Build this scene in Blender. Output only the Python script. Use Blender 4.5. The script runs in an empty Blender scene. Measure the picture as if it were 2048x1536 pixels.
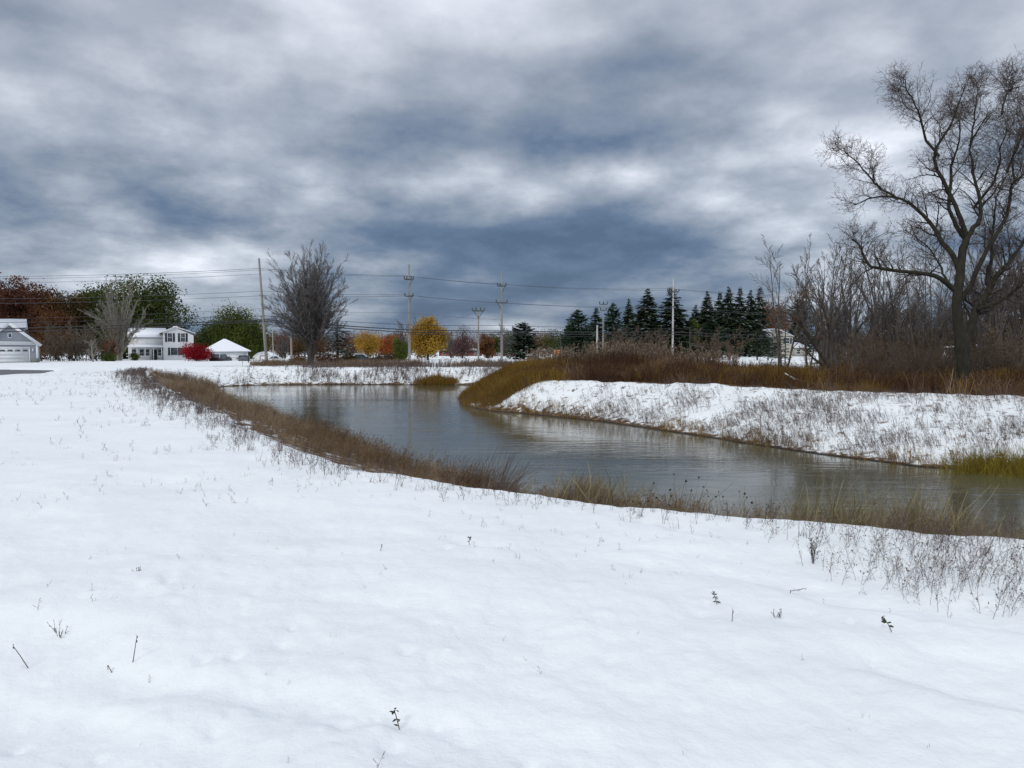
import bpy, math, random
import numpy as np
from mathutils import Vector

rad = math.radians
SC = bpy.context.scene
COL = SC.collection
F = 1550.0          # focal length in photo pixels (2048 wide)
HZ = 700.0          # horizon row
EYE = 1.6

# ------------------------------------------------------------------ camera, sky, sun, exposure
cam_d = bpy.data.cameras.new('camera')
cam_d.sensor_width = 36.0
cam_d.lens = F / 2048.0 * 36.0
cam_d.clip_start = 0.05
cam_d.clip_end = 9000
cam = bpy.data.objects.new('camera', cam_d)
COL.objects.link(cam)
cam.location = (0, 0, EYE)
cam.rotation_euler = (rad(90) - math.atan((768 - HZ) / F), 0, 0)
SC.camera = cam

SUN_EL, SUN_AZ = 34, 205          # azimuth: compass-like, 180 = straight behind the camera
sun_d = bpy.data.lights.new('sun', 'SUN')
sun_d.energy = 1.0
sun_d.angle = rad(12)
sun_d.color = (1.0, 0.955, 0.89)
sun = bpy.data.objects.new('sun', sun_d)
COL.objects.link(sun)
_a = rad(SUN_AZ)
sdir = Vector((math.sin(_a) * math.cos(rad(SUN_EL)), math.cos(_a) * math.cos(rad(SUN_EL)), math.sin(rad(SUN_EL))))
sun.rotation_euler = sdir.to_track_quat('Z', 'Y').to_euler()
SC.view_settings.view_transform = 'Standard'
SC.view_settings.look = 'None'
SC.view_settings.exposure = 0.3
SC.view_settings.gamma = 1.0
SC.render.film_transparent = False
try:
    SC.cycles.max_bounces = 6
    SC.cycles.diffuse_bounces = 2
    SC.cycles.glossy_bounces = 3
    SC.cycles.transparent_max_bounces = 4
except Exception:
    pass


def pxdir(px, py):
    """unit direction of a photo pixel in world space"""
    p = math.atan((768 - HZ) / F)
    u, v = (px - 1024) / F, (768 - py) / F
    d = Vector((u, math.cos(p) + v * math.sin(p), -math.sin(p) + v * math.cos(p)))
    return d.normalized()


def build_world():
    w = bpy.data.worlds.new('World')
    SC.world = w
    w.use_nodes = True
    nt = w.node_tree
    nt.nodes.clear()
    N, L = nt.nodes, nt.links

    def nd(t, **k):
        n = N.new(t)
        for a, b in k.items():
            setattr(n, a, b)
        return n

    def mth(op, a, b=None, c=None, clamp=False):
        n = nd('ShaderNodeMath', operation=op)
        n.use_clamp = clamp
        for i, x in enumerate((a, b, c)):
            if x is None:
                continue
            if isinstance(x, (int, float)):
                n.inputs[i].default_value = x
            else:
                L.new(x, n.inputs[i])
        return n.outputs[0]

    tc = nd('ShaderNodeTexCoord')
    gen = tc.outputs['Generated']
    sep = nd('ShaderNodeSeparateXYZ')
    L.new(gen, sep.inputs[0])
    z = mth('MAXIMUM', sep.outputs[2], 0.0)
    den = mth('ADD', z, 0.17)
    cmb = nd('ShaderNodeCombineXYZ')
    L.new(mth('DIVIDE', sep.outputs[0], den), cmb.inputs[0])
    L.new(mth('DIVIDE', sep.outputs[1], den), cmb.inputs[1])
    cmb.inputs[2].default_value = 3.7

    def noise(scale, detail, rough, dist, vec=None, off=(0, 0, 0), lac=2.0, sc=(1, 1, 1)):
        mp = nd('ShaderNodeMapping')
        mp.inputs['Location'].default_value = off
        mp.inputs['Scale'].default_value = sc
        L.new(vec or cmb.outputs[0], mp.inputs[0])
        n = nd('ShaderNodeTexNoise')
        n.inputs['Scale'].default_value = scale
        n.inputs['Detail'].default_value = detail
        n.inputs['Roughness'].default_value = rough
        n.inputs['Distortion'].default_value = dist
        n.inputs['Lacunarity'].default_value = lac
        L.new(mp.outputs[0], n.inputs['Vector'])
        return n.outputs['Fac']

    cv = nd('ShaderNodeCombineXYZ')
    L.new(sep.outputs[0], cv.inputs[0])
    L.new(sep.outputs[1], cv.inputs[1])
    L.new(mth('MULTIPLY', mth('POWER', z, 0.68), 1.25), cv.inputs[2])
    cvo = cv.outputs[0]
    big = noise(1.5, 3, 0.5, 0.0, vec=cvo, off=(1.3, 0.4, 0), sc=(1, 1, 1.2))
    mid = noise(3.4, 8, 0.52, 0.0, vec=cvo, off=(5.1, 2.2, 1), sc=(0.8, 0.8, 1.3))
    fin = noise(8.5, 8, 0.62, 0.0, vec=cvo, off=(9.1, 7.7, 2), sc=(0.8, 0.8, 1.4))
    # cloud masses that the photograph places (pixel, spread in degrees, weight, flattening)
    warp = nd('ShaderNodeTexNoise')
    warp.inputs['Scale'].default_value = 3.2
    warp.inputs['Detail'].default_value = 5
    warp.inputs['Roughness'].default_value = 0.58
    L.new(gen, warp.inputs['Vector'])
    wv = nd('ShaderNodeVectorMath', operation='MULTIPLY_ADD')
    L.new(warp.outputs['Color'], wv.inputs[0])
    wv.inputs[1].default_value = (0.20, 0.20, 0.16)
    wv.inputs[2].default_value = (-0.10, -0.10, -0.08)
    wadd = nd('ShaderNodeVectorMath', operation='ADD')
    L.new(gen, wadd.inputs[0])
    L.new(wv.outputs[0], wadd.inputs[1])
    acc = None
    for (px, py, wx, wy, wt) in BLOBS:
        d = pxdir(px, py)
        sub = nd('ShaderNodeVectorMath', operation='SUBTRACT')
        L.new(wadd.outputs[0], sub.inputs[0])
        sub.inputs[1].default_value = d
        scl = nd('ShaderNodeVectorMath', operation='MULTIPLY')
        L.new(sub.outputs[0], scl.inputs[0])
        scl.inputs[1].default_value = (F / wx, 0.9 * F / wx, F / wy)
        dot = nd('ShaderNodeVectorMath', operation='DOT_PRODUCT')
        L.new(scl.outputs[0], dot.inputs[0])
        L.new(scl.outputs[0], dot.inputs[1])
        g = mth('MULTIPLY', mth('EXPONENT', mth('MULTIPLY', dot.outputs['Value'], -1.0)), wt)
        acc = g if acc is None else mth('ADD', acc, g)
    # brightness of the cloud deck: brighter towards the zenith as under any overcast
    el = nd('ShaderNodeMapRange')
    L.new(z, el.inputs['Value'])
    el.inputs['From Min'].default_value = 0.0
    el.inputs['From Max'].default_value = 0.42
    el.inputs['To Min'].default_value = 0.40
    el.inputs['To Max'].default_value = 0.72
    v = el.outputs[0]
    v = mth('MULTIPLY_ADD', mth('SUBTRACT', big, 0.5), 0.30, v)
    v = mth('MULTIPLY_ADD', mth('SUBTRACT', mid, 0.5), 0.95, v)
    v = mth('MULTIPLY_ADD', acc, 1.15, v)
    # lumpy cloud bases low in the sky, smoother veils overhead
    lump = nd('ShaderNodeMapRange')
    L.new(z, lump.inputs['Value'])
    lump.inputs['From Min'].default_value = 0.12
    lump.inputs['From Max'].default_value = 0.40
    lump.inputs['To Min'].default_value = 1.05
    lump.inputs['To Max'].default_value = 0.25
    det = mth('MULTIPLY', mth('SUBTRACT', fin, 0.5), 1.0)
    for (sc_, wgt) in ((4.6, 0.48), (10.5, 0.46)):
        wob = nd('ShaderNodeTexNoise')
        wob.inputs['Scale'].default_value = sc_ * 1.1
        wob.inputs['Detail'].default_value = 5
        wob.inputs['Roughness'].default_value = 0.55
        L.new(cvo, wob.inputs['Vector'])
        wm1 = nd('ShaderNodeVectorMath', operation='MULTIPLY_ADD')
        L.new(wob.outputs['Color'], wm1.inputs[0])
        wm1.inputs[1].default_value = (0.8 / sc_,) * 3
        L.new(cvo, wm1.inputs[2])
        mpv = nd('ShaderNodeMapping')
        mpv.inputs['Scale'].default_value = (0.8, 0.8, 1.5)
        mpv.inputs['Location'].default_value = (sc_, 0.3, 1.1)
        L.new(wm1.outputs[0], mpv.inputs[0])
        vo = nd('ShaderNodeTexVoronoi', feature='F1')
        vo.inputs['Scale'].default_value = sc_
        L.new(mpv.outputs[0], vo.inputs['Vector'])
        det = mth('MULTIPLY_ADD', mth('SUBTRACT', 0.5, vo.outputs['Distance']), wgt, det)
    v = mth('MULTIPLY_ADD', det, lump.outputs[0], v)
    low = nd('ShaderNodeValToRGB')
    low.color_ramp.elements[0].position = 0.0
    low.color_ramp.elements[0].color = (0.068, 0.110, 0.185, 1)
    low.color_ramp.elements[1].position = 1.0
    low.color_ramp.elements[1].color = (0.78, 0.82, 0.90, 1)
    for p_, c_ in ((0.2, (0.105, 0.155, 0.245)), (0.42, (0.215, 0.262, 0.338)), (0.62, (0.348, 0.392, 0.468)), (0.8, (0.52, 0.565, 0.645))):
        e = low.color_ramp.elements.new(p_)
        e.color = (*c_, 1)
    L.new(v, low.inputs[0])
    # higher up the undersides are a more neutral, faintly mauve grey
    neu = nd('ShaderNodeMix', data_type='RGBA', blend_type='MULTIPLY')
    mr = nd('ShaderNodeMapRange')
    L.new(z, mr.inputs['Value'])
    mr.inputs['From Min'].default_value = 0.10
    mr.inputs['From Max'].default_value = 0.34
    L.new(mr.outputs[0], neu.inputs['Factor'])
    L.new(low.outputs[0], neu.inputs['A'])
    neu.inputs['B'].default_value = (1.02, 1.0, 0.99, 1)
    # real sky behind the deck
    sky = nd('ShaderNodeTexSky', sky_type='NISHITA')
    sky.sun_disc = False
    sky.sun_elevation = rad(SUN_EL)
    sky.sun_rotation = rad(SUN_AZ)
    bg1 = nd('ShaderNodeBackground')
    L.new(sky.outputs[0], bg1.inputs[0])
    bg1.inputs[1].default_value = 0.08
    bg2 = nd('ShaderNodeBackground')
    L.new(neu.outputs['Result'], bg2.inputs[0])
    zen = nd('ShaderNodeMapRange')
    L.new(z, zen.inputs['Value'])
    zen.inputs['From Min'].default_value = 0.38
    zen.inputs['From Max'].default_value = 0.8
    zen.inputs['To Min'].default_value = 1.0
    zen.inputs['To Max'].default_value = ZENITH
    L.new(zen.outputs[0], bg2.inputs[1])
    mix = nd('ShaderNodeMixShader')
    mix.inputs[0].default_value = 0.94
    L.new(bg1.outputs[0], mix.inputs[1])
    L.new(bg2.outputs[0], mix.inputs[2])
    out = nd('ShaderNodeOutputWorld')
    L.new(mix.outputs[0], out.inputs[0])


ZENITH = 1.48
BLOBS = [  # px, py, half width, half height, weight
    (980, 60, 330, 130, 0.13), (640, 110, 130, 160, 0.12), (130, 200, 130, 90, 0.14), (60, 330, 150, 70, -0.08),
    (470, 260, 260, 110, -0.17), (800, 270, 300, 60, -0.10), (1300, 190, 420, 110, -0.12), (1280, 300, 250, 40, -0.10),
    (1560, 330, 260, 50, 0.17), (1080, 350, 230, 40, 0.16), (310, 310, 80, 60, 0.12), (560, 385, 220, 40, 0.11),
    (1100, 465, 330, 36, -0.10), (380, 450, 260, 36, -0.16), (1420, 510, 200, 40, -0.10), (700, 450, 90, 50, 0.10),
    (1980, 50, 260, 120, 0.10), (200, 550, 400, 40, 0.07), (1000, 590, 800, 40, -0.05), (1350, 180, 420, 110, -0.09), (1250, 400, 120, 40, 0.08), (950, 430, 90, 40, 0.08), (1250, 540, 160, 24, 0.07), (850, 530, 160, 20, 0.06), (1450, 430, 260, 30, 0.06),
]
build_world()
try:
    SC.world.cycles.sampling_method = 'MANUAL'
    SC.world.cycles.sample_map_resolution = 512
except Exception:
    pass

# ------------------------------------------------------------------ small helpers
rng = np.random.default_rng(11)


def tag(o, label=None, cat=None, group=None, kind=None):
    for k, v in (('label', label), ('category', cat), ('group', group), ('kind', kind)):
        if v:
            o[k] = v
    return o


def empty(name, loc, rz=0.0):
    o = bpy.data.objects.new(name, None)
    o.empty_display_size = 0.3
    COL.objects.link(o)
    o.location = loc
    o.rotation_euler = (0, 0, rz)
    return o


def copy_tree(o, parent=None):
    c = o.copy()
    COL.objects.link(c)
    if parent:
        c.parent = parent
    for ch in list(o.children):
        copy_tree(ch, c)
    return c


def nrm(v):
    return v / np.maximum(np.linalg.norm(v, axis=-1, keepdims=True), 1e-9)


class MB:
    """collects geometry and links it as ONE mesh object"""

    def __init__(s):
        s.v, s.f3, s.f4, s.t, s.n = [], [], [], [], 0
        s.m3, s.m4 = [], []

    def add(s, v, f, tint=0.5, mat=0):
        v = np.asarray(v, float).reshape(-1, 3)
        f = np.asarray(f, np.int64)
        if len(f) == 0:
            return
        s.v.append(v)
        t = np.full(len(v), tint, float) if np.isscalar(tint) else np.asarray(tint, float)
        s.t.append(t)
        (s.f3 if f.shape[1] == 3 else s.f4).append(f + s.n)
        (s.m3 if f.shape[1] == 3 else s.m4).append(np.full(len(f), mat))
        s.n += len(v)

    def box(s, c, d, tint=0.5, mat=0, bevel=0):
        x, y, z = c
        a, b, h = d[0] / 2, d[1] / 2, d[2] / 2
        v = [(x + i * a, y + j * b, z + k * h) for i in (-1, 1) for j in (-1, 1) for k in (-1, 1)]
        f = [(0, 1, 3, 2), (4, 6, 7, 5), (0, 4, 5, 1), (2, 3, 7, 6), (0, 2, 6, 4), (1, 5, 7, 3)]
        s.add(v, f, tint, mat)

    def boxr(s, x0, x1, y0, y1, z0, z1, **k):
        s.box(((x0 + x1) / 2, (y0 + y1) / 2, (z0 + z1) / 2), (x1 - x0, y1 - y0, z1 - z0), **k)

    def prism(s, poly, y0, y1, mat=0):
        """polygon in x,z extruded along y (fan caps; poly convex)"""
        n = len(poly)
        v = [(p[0], y0, p[1]) for p in poly] + [(p[0], y1, p[1]) for p in poly]
        s.add(v, [(i, (i + 1) % n, n + (i + 1) % n, n + i) for i in range(n)], mat=mat)
        s.add(v, [(0, i + 1, i) for i in range(1, n - 1)] + [(n, n + i, n + i + 1) for i in range(1, n - 1)], mat=mat)

    def tube(s, pts, r, sides=6, tint=0.5, mat=0):
        pts = np.asarray(pts, float)
        r = np.full(len(pts), r, float) if np.isscalar(r) else np.asarray(r, float)
        s.tubes(pts[None], r[None], sides, tint, mat)

    def tubes(s, P, R, sides=3, tint=0.5, mat=0):
        """P [n,k,3], R [n,k]: a batch of open tubes"""
        n, k, _ = P.shape
        T = nrm(np.gradient(P, axis=1))
        ref = np.where(np.abs(T[:, :1, 2:3]) > 0.9, np.array([1.0, 0, 0]), np.array([0, 0, 1.0]))
        A = nrm(np.cross(T, np.broadcast_to(ref, T.shape)))
        B = np.cross(T, A)
        a = np.linspace(0, 2 * np.pi, sides, endpoint=False)
        V = P[:, :, None, :] + R[:, :, None, None] * (np.cos(a)[:, None] * A[:, :, None, :] + np.sin(a)[:, None] * B[:, :, None, :])
        idx = np.arange(n * k * sides).reshape(n, k, sides)
        nx = np.roll(idx, -1, axis=2)
        f = np.stack([idx[:, :-1], nx[:, :-1], nx[:, 1:], idx[:, 1:]], -1).reshape(-1, 4)
        t = tint if np.isscalar(tint) else np.repeat(np.asarray(tint), k * sides)
        s.add(V.reshape(-1, 3), f, t, mat)

    def ribbons(s, P, R, tint=0.5, mat=0):
        """P [n,k,3], R [n,k]: a batch of narrow flat strips, each turned its own way"""
        n, k, _ = P.shape
        T = nrm(np.gradient(P, axis=1))
        sd = nrm(np.cross(T, np.broadcast_to(rng.normal(size=(n, 1, 3)), T.shape))) * R[..., None]
        V = np.stack([P - sd, P + sd], 2)
        idx = np.arange(n * k * 2).reshape(n, k, 2)
        f = np.stack([idx[:, :-1, 0], idx[:, :-1, 1], idx[:, 1:, 1], idx[:, 1:, 0]], -1).reshape(-1, 4)
        s.add(V.reshape(-1, 3), f, tint if np.isscalar(tint) else np.repeat(np.asarray(tint), k * 2), mat)

    def leaves(s, C, size, tint, flat=0.0, aspect=0.6, down=0.0, mat=0):
        """one small folded quad for each centre"""
        n = len(C)
        size = np.broadcast_to(size, (n,)).astype(float)
        u = rng.normal(size=(n, 3))
        u[:, 2] = u[:, 2] * (1 - flat) - down * 2.0
        u = nrm(u)
        w = nrm(np.cross(u, rng.normal(size=(n, 3))))
        a = u * size[:, None] * 0.5
        b = w * size[:, None] * 0.5 * aspect
        V = np.stack([C - a, C + b * 1.0, C + a, C - b], 1).reshape(-1, 3)
        f = np.arange(n * 4).reshape(n, 4)
        s.add(V, f, np.repeat(np.broadcast_to(tint, (n,)), 4), mat)

    def build(s, name, mats, parent=None, smooth=False):
        if not isinstance(mats, (list, tuple)):
            mats = [mats]
        v = np.concatenate(s.v) if s.v else np.zeros((0, 3))
        f3 = np.concatenate(s.f3) if s.f3 else np.zeros((0, 3), int)
        f4 = np.concatenate(s.f4) if s.f4 else np.zeros((0, 4), int)
        me = bpy.data.meshes.new(name)
        me.vertices.add(len(v))
        me.vertices.foreach_set('co', v.astype(np.float32).ravel())
        nl = f3.size + f4.size
        me.loops.add(nl)
        me.loops.foreach_set('vertex_index', np.concatenate([f3.ravel(), f4.ravel()]).astype(np.int32))
        npoly = len(f3) + len(f4)
        me.polygons.add(npoly)
        st = np.concatenate([np.arange(len(f3)) * 3, f3.size + np.arange(len(f4)) * 4]).astype(np.int32)
        me.polygons.foreach_set('loop_start', st)
        mi = np.concatenate([np.concatenate(s.m3) if s.m3 else [], np.concatenate(s.m4) if s.m4 else []]).astype(np.int32)
        for m in mats:
            me.materials.append(m)
        me.polygons.foreach_set('material_index', mi)
        if smooth:
            me.polygons.foreach_set('use_smooth', np.ones(npoly, bool))
        at = me.attributes.new('tint', 'FLOAT', 'POINT')
        at.data.foreach_set('value', np.concatenate(s.t).astype(np.float32))
        me.update(calc_edges=True)
        o = bpy.data.objects.new(name, me)
        COL.objects.link(o)
        if parent:
            o.parent = parent
        return o


# ------------------------------------------------------------------ materials
def mat_new(name):
    m = bpy.data.materials.new(name)
    m.use_nodes = True
    nt = m.node_tree
    b = nt.nodes['Principled BSDF']
    return m, nt, b


def ramp(nt, cols):
    r = nt.nodes.new('ShaderNodeValToRGB')
    els = r.color_ramp.elements
    els[0].position, els[0].color = cols[0][0], (*cols[0][1], 1)
    els[1].position, els[1].color = cols[-1][0], (*cols[-1][1], 1)
    for p, c in cols[1:-1]:
        e = els.new(p)
        e.color = (*c, 1)
    return r


def m_tint(name, cols, rough=0.8, trans=0.0, noise=None):
    """colour picked by each leaf's / blade's own tint value"""
    m, nt, b = mat_new(name)
    a = nt.nodes.new('ShaderNodeAttribute')
    a.attribute_name = 'tint'
    n = len(cols)
    r = ramp(nt, [(i / (n - 1), c) for i, c in enumerate(cols)])
    nt.links.new(a.outputs['Fac'], r.inputs[0])
    nt.links.new(r.outputs[0], b.inputs['Base Color'])
    b.inputs['Roughness'].default_value = rough
    b.inputs['Specular IOR Level'].default_value = 0.2
    if trans:
        t = nt.nodes.new('ShaderNodeBsdfTranslucent')
        nt.links.new(r.outputs[0], t.inputs[0])
        mx = nt.nodes.new('ShaderNodeMixShader')
        mx.inputs[0].default_value = trans
        nt.links.new(b.outputs[0], mx.inputs[1])
        nt.links.new(t.outputs[0], mx.inputs[2])
        nt.links.new(mx.outputs[0], nt.nodes['Material Output'].inputs[0])
    return m


def m_noise(name, c1, c2, scale=4.0, rough=0.8, bump=0.0, stretch=(1, 1, 1), detail=5, metal=0.0):
    m, nt, b = mat_new(name)
    tc = nt.nodes.new('ShaderNodeTexCoord')
    mp = nt.nodes.new('ShaderNodeMapping')
    mp.inputs['Scale'].default_value = stretch
    nt.links.new(tc.outputs['Object'], mp.inputs[0])
    n = nt.nodes.new('ShaderNodeTexNoise')
    n.inputs['Scale'].default_value = scale
    n.inputs['Detail'].default_value = detail
    nt.links.new(mp.outputs[0], n.inputs['Vector'])
    r = ramp(nt, [(0.3, c1), (0.7, c2)])
    nt.links.new(n.outputs['Fac'], r.inputs[0])
    nt.links.new(r.outputs[0], b.inputs['Base Color'])
    b.inputs['Roughness'].default_value = rough
    b.inputs['Metallic'].default_value = metal
    if bump:
        bp = nt.nodes.new('ShaderNodeBump')
        bp.inputs['Strength'].default_value = bump
        bp.inputs['Distance'].default_value = 0.05
        nt.links.new(n.outputs['Fac'], bp.inputs['Height'])
        nt.links.new(bp.outputs[0], b.inputs['Normal'])
    return m


def m_siding(name, col, pitch=0.16, brick=False):
    m, nt, b = mat_new(name)
    tc = nt.nodes.new('ShaderNodeTexCoord')
    n = nt.nodes.new('ShaderNodeTexNoise')
    n.inputs['Scale'].default_value = 0.8
    nt.links.new(tc.outputs['Object'], n.inputs['Vector'])
    r = ramp(nt, [(0.3, tuple(c * 0.88 for c in col)), (0.7, col)])
    nt.links.new(n.outputs['Fac'], r.inputs[0])
    nt.links.new(r.outputs[0], b.inputs['Base Color'])
    if not brick:
        w = nt.nodes.new('ShaderNodeTexWave')
        w.wave_profile = 'SAW'
        w.bands_direction = 'Z'
        w.inputs['Scale'].default_value = 0.314 / pitch
        nt.links.new(tc.outputs['Object'], w.inputs['Vector'])
        bp = nt.nodes.new('ShaderNodeBump')
        bp.inputs['Strength'].default_value = 0.6
        bp.inputs['Distance'].default_value = 0.02
        nt.links.new(w.outputs['Fac'], bp.inputs['Height'])
        nt.links.new(bp.outputs[0], b.inputs['Normal'])
    b.inputs['Roughness'].default_value = 0.6
    return m


SNOW = (0.85, 0.87, 0.895)
M = {}
M['roof_snow'] = m_noise('roof_snow', (0.82, 0.84, 0.88), SNOW, 1.5, 0.6, 0.3)
M['bark'] = m_noise('bark', (0.030, 0.024, 0.020), (0.075, 0.062, 0.050), 9, 0.9, 0.5, (1, 1, 0.25))
M['bark_grey'] = m_noise('bark_grey', (0.060, 0.050, 0.044), (0.130, 0.112, 0.098), 9, 0.9, 0.5, (1, 1, 0.25))
M['bark_moss'] = m_noise('bark_moss', (0.012, 0.010, 0.008), (0.034, 0.032, 0.018), 6.0, 0.9, 0.6, (1, 1, 0.5))
M['bark_pale'] = m_noise('bark_pale', (0.17, 0.155, 0.125), (0.32, 0.30, 0.25), 5, 0.9, 0.4, (1, 1, 0.3))
M['twig'] = m_tint('twig', [(0.055, 0.042, 0.038), (0.125, 0.098, 0.088), (0.19, 0.155, 0.138)])
M['twig_grey'] = m_tint('twig_grey', [(0.085, 0.078, 0.078), (0.15, 0.135, 0.132), (0.21, 0.19, 0.18)])
M['twig_pale'] = m_tint('twig_pale', [(0.15, 0.135, 0.115), (0.24, 0.22, 0.185), (0.30, 0.275, 0.235)])
M['twig_brown'] = m_tint('twig_brown', [(0.070, 0.046, 0.032), (0.15, 0.105, 0.066), (0.25, 0.18, 0.12)])
M['green'] = m_tint('green', [(0.018, 0.030, 0.008), (0.055, 0.078, 0.018), (0.115, 0.140, 0.030)], trans=0.2)
M['willow_green'] = m_tint('willow_green', [(0.020, 0.036, 0.008), (0.062, 0.088, 0.014), (0.15, 0.17, 0.028)], trans=0.25)
M['rust'] = m_tint('rust', [(0.060, 0.024, 0.012), (0.155, 0.066, 0.026), (0.24, 0.120, 0.045)], trans=0.2)
M['maroon'] = m_tint('maroon', [(0.042, 0.016, 0.012), (0.115, 0.042, 0.026), (0.18, 0.080, 0.045)], trans=0.2)
M['olive_brown'] = m_tint('olive_brown', [(0.030, 0.022, 0.008), (0.080, 0.054, 0.018), (0.15, 0.092, 0.026)], trans=0.2)
M['gold'] = m_tint('gold', [(0.16, 0.080, 0.012), (0.36, 0.205, 0.026), (0.56, 0.36, 0.055)], trans=0.25)
M['orange'] = m_tint('orange', [(0.15, 0.035, 0.012), (0.32, 0.085, 0.022), (0.40, 0.15, 0.04)], trans=0.25)
M['red'] = m_tint('red', [(0.10, 0.002, 0.006), (0.25, 0.005, 0.014), (0.42, 0.018, 0.022)], trans=0.2)
M['purple'] = m_tint('purple', [(0.055, 0.032, 0.036), (0.115, 0.058, 0.062), (0.19, 0.11, 0.10)], trans=0.2)
M['conifer'] = m_tint('conifer', [(0.007, 0.015, 0.007), (0.016, 0.032, 0.014), (0.030, 0.050, 0.022), (0.055, 0.075, 0.035), (0.42, 0.45, 0.47)], 0.9)
M['pine'] = m_tint('pine', [(0.006, 0.020, 0.010), (0.018, 0.046, 0.020), (0.034, 0.072, 0.030), (0.055, 0.100, 0.045), (0.36, 0.42, 0.38)], 0.9)
M['frosted'] = m_tint('frosted', [(0.010, 0.020, 0.012), (0.03, 0.045, 0.028), (0.45, 0.50, 0.52)], 0.9)
M['reed'] = m_tint('reed', [(0.070, 0.040, 0.024), (0.18, 0.120, 0.068), (0.31, 0.235, 0.150), (0.52, 0.45, 0.36)], 0.9, 0.15)
M['mound'] = m_tint('mound', [(0.034, 0.016, 0.010), (0.080, 0.040, 0.022), (0.150, 0.088, 0.048), (0.36, 0.28, 0.20)], 0.9, 0.15)
M['plume'] = m_tint('plume', [(0.13, 0.09, 0.065), (0.22, 0.165, 0.12), (0.33, 0.26, 0.20)], 0.9, 0.2)
M['golden_grass'] = m_tint('golden_grass', [(0.080, 0.048, 0.010), (0.19, 0.112, 0.020), (0.29, 0.175, 0.040), (0.38, 0.27, 0.12)], 0.9, 0.15)
M['olive_straw'] = m_tint('olive_straw', [(0.075, 0.060, 0.028), (0.16, 0.135, 0.062), (0.27, 0.23, 0.12), (0.42, 0.37, 0.25)], 0.9, 0.15)
M['green_reed'] = m_tint('green_reed', [(0.075, 0.050, 0.010), (0.20, 0.155, 0.020), (0.36, 0.29, 0.05)], 0.9, 0.15)
M['stem'] = m_tint('stem', [(0.050, 0.036, 0.032), (0.120, 0.088, 0.078), (0.21, 0.155, 0.125)], 0.9)
M['dark_leaf'] = m_tint('dark_leaf', [(0.012, 0.016, 0.010), (0.03, 0.036, 0.022), (0.05, 0.055, 0.035)], 0.8)
M['white_siding'] = m_siding('white_siding', (0.76, 0.77, 0.78))
M['grey_siding'] = m_siding('grey_siding', (0.255, 0.285, 0.325))
M['grey_stone'] = m_noise('grey_stone', (0.14, 0.16, 0.15), (0.26, 0.28, 0.26), 6, 0.8)
M['tan_siding'] = m_siding('tan_siding', (0.46, 0.44, 0.38))
M['brick'] = m_siding('brick', (0.23, 0.055, 0.042), brick=True)
M['chimney'] = m_noise('chimney', (0.22, 0.19, 0.16), (0.33, 0.29, 0.25), 5, 0.9)
M['white'] = m_noise('white_paint', (0.74, 0.75, 0.76), (0.80, 0.81, 0.82), 2, 0.5)
M['door_white'] = m_noise('door_white', (0.62, 0.64, 0.66), (0.70, 0.72, 0.74), 2, 0.5)
M['shutter'] = m_noise('shutter', (0.010, 0.016, 0.018), (0.018, 0.026, 0.028), 5, 0.5)
M['glass'] = m_noise('window_glass', (0.03, 0.04, 0.05), (0.09, 0.11, 0.13), 0.7, 0.08)
M['pale_roof'] = m_noise('pale_roof', (0.36, 0.33, 0.30), (0.62, 0.61, 0.60), 0.6, 0.9)
M['pole_wood'] = m_noise('pole_wood', (0.17, 0.155, 0.14), (0.33, 0.31, 0.29), 3, 0.9, 0.2, (1, 1, 0.1))
M['pole_pale'] = m_noise('pole_pale', (0.36, 0.35, 0.33), (0.52, 0.51, 0.49), 3, 0.9, 0.2, (1, 1, 0.1))
M['pole_dark'] = m_noise('pole_dark', (0.030, 0.027, 0.025), (0.07, 0.06, 0.055), 3, 0.9)
M['hardware'] = m_noise('hardware', (0.045, 0.055, 0.055), (0.09, 0.10, 0.10), 3, 0.6)
M['wire'] = m_noise('wire', (0.016, 0.016, 0.018), (0.026, 0.026, 0.028), 3, 0.7)
M['wire_thin'] = m_noise('wire_thin', (0.05, 0.055, 0.065), (0.08, 0.085, 0.095), 3, 0.7)
M['car_black'] = m_noise('car_black', (0.014, 0.016, 0.022), (0.022, 0.025, 0.034), 1, 0.25)
M['car_grey'] = m_noise('car_grey', (0.045, 0.050, 0.060), (0.060, 0.066, 0.078), 1, 0.3)
M['car_white'] = m_noise('car_white', (0.62, 0.64, 0.67), (0.72, 0.74, 0.76), 1, 0.3)
M['tyre'] = m_noise('tyre', (0.010, 0.010, 0.010), (0.02, 0.02, 0.02), 5, 0.9)
M['tail_light'] = m_noise('tail_light', (0.25, 0.01, 0.01), (0.35, 0.02, 0.02), 5, 0.3)
M['orange_paint'] = m_noise('orange_paint', (0.55, 0.16, 0.03), (0.68, 0.24, 0.05), 3, 0.6)


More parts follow.
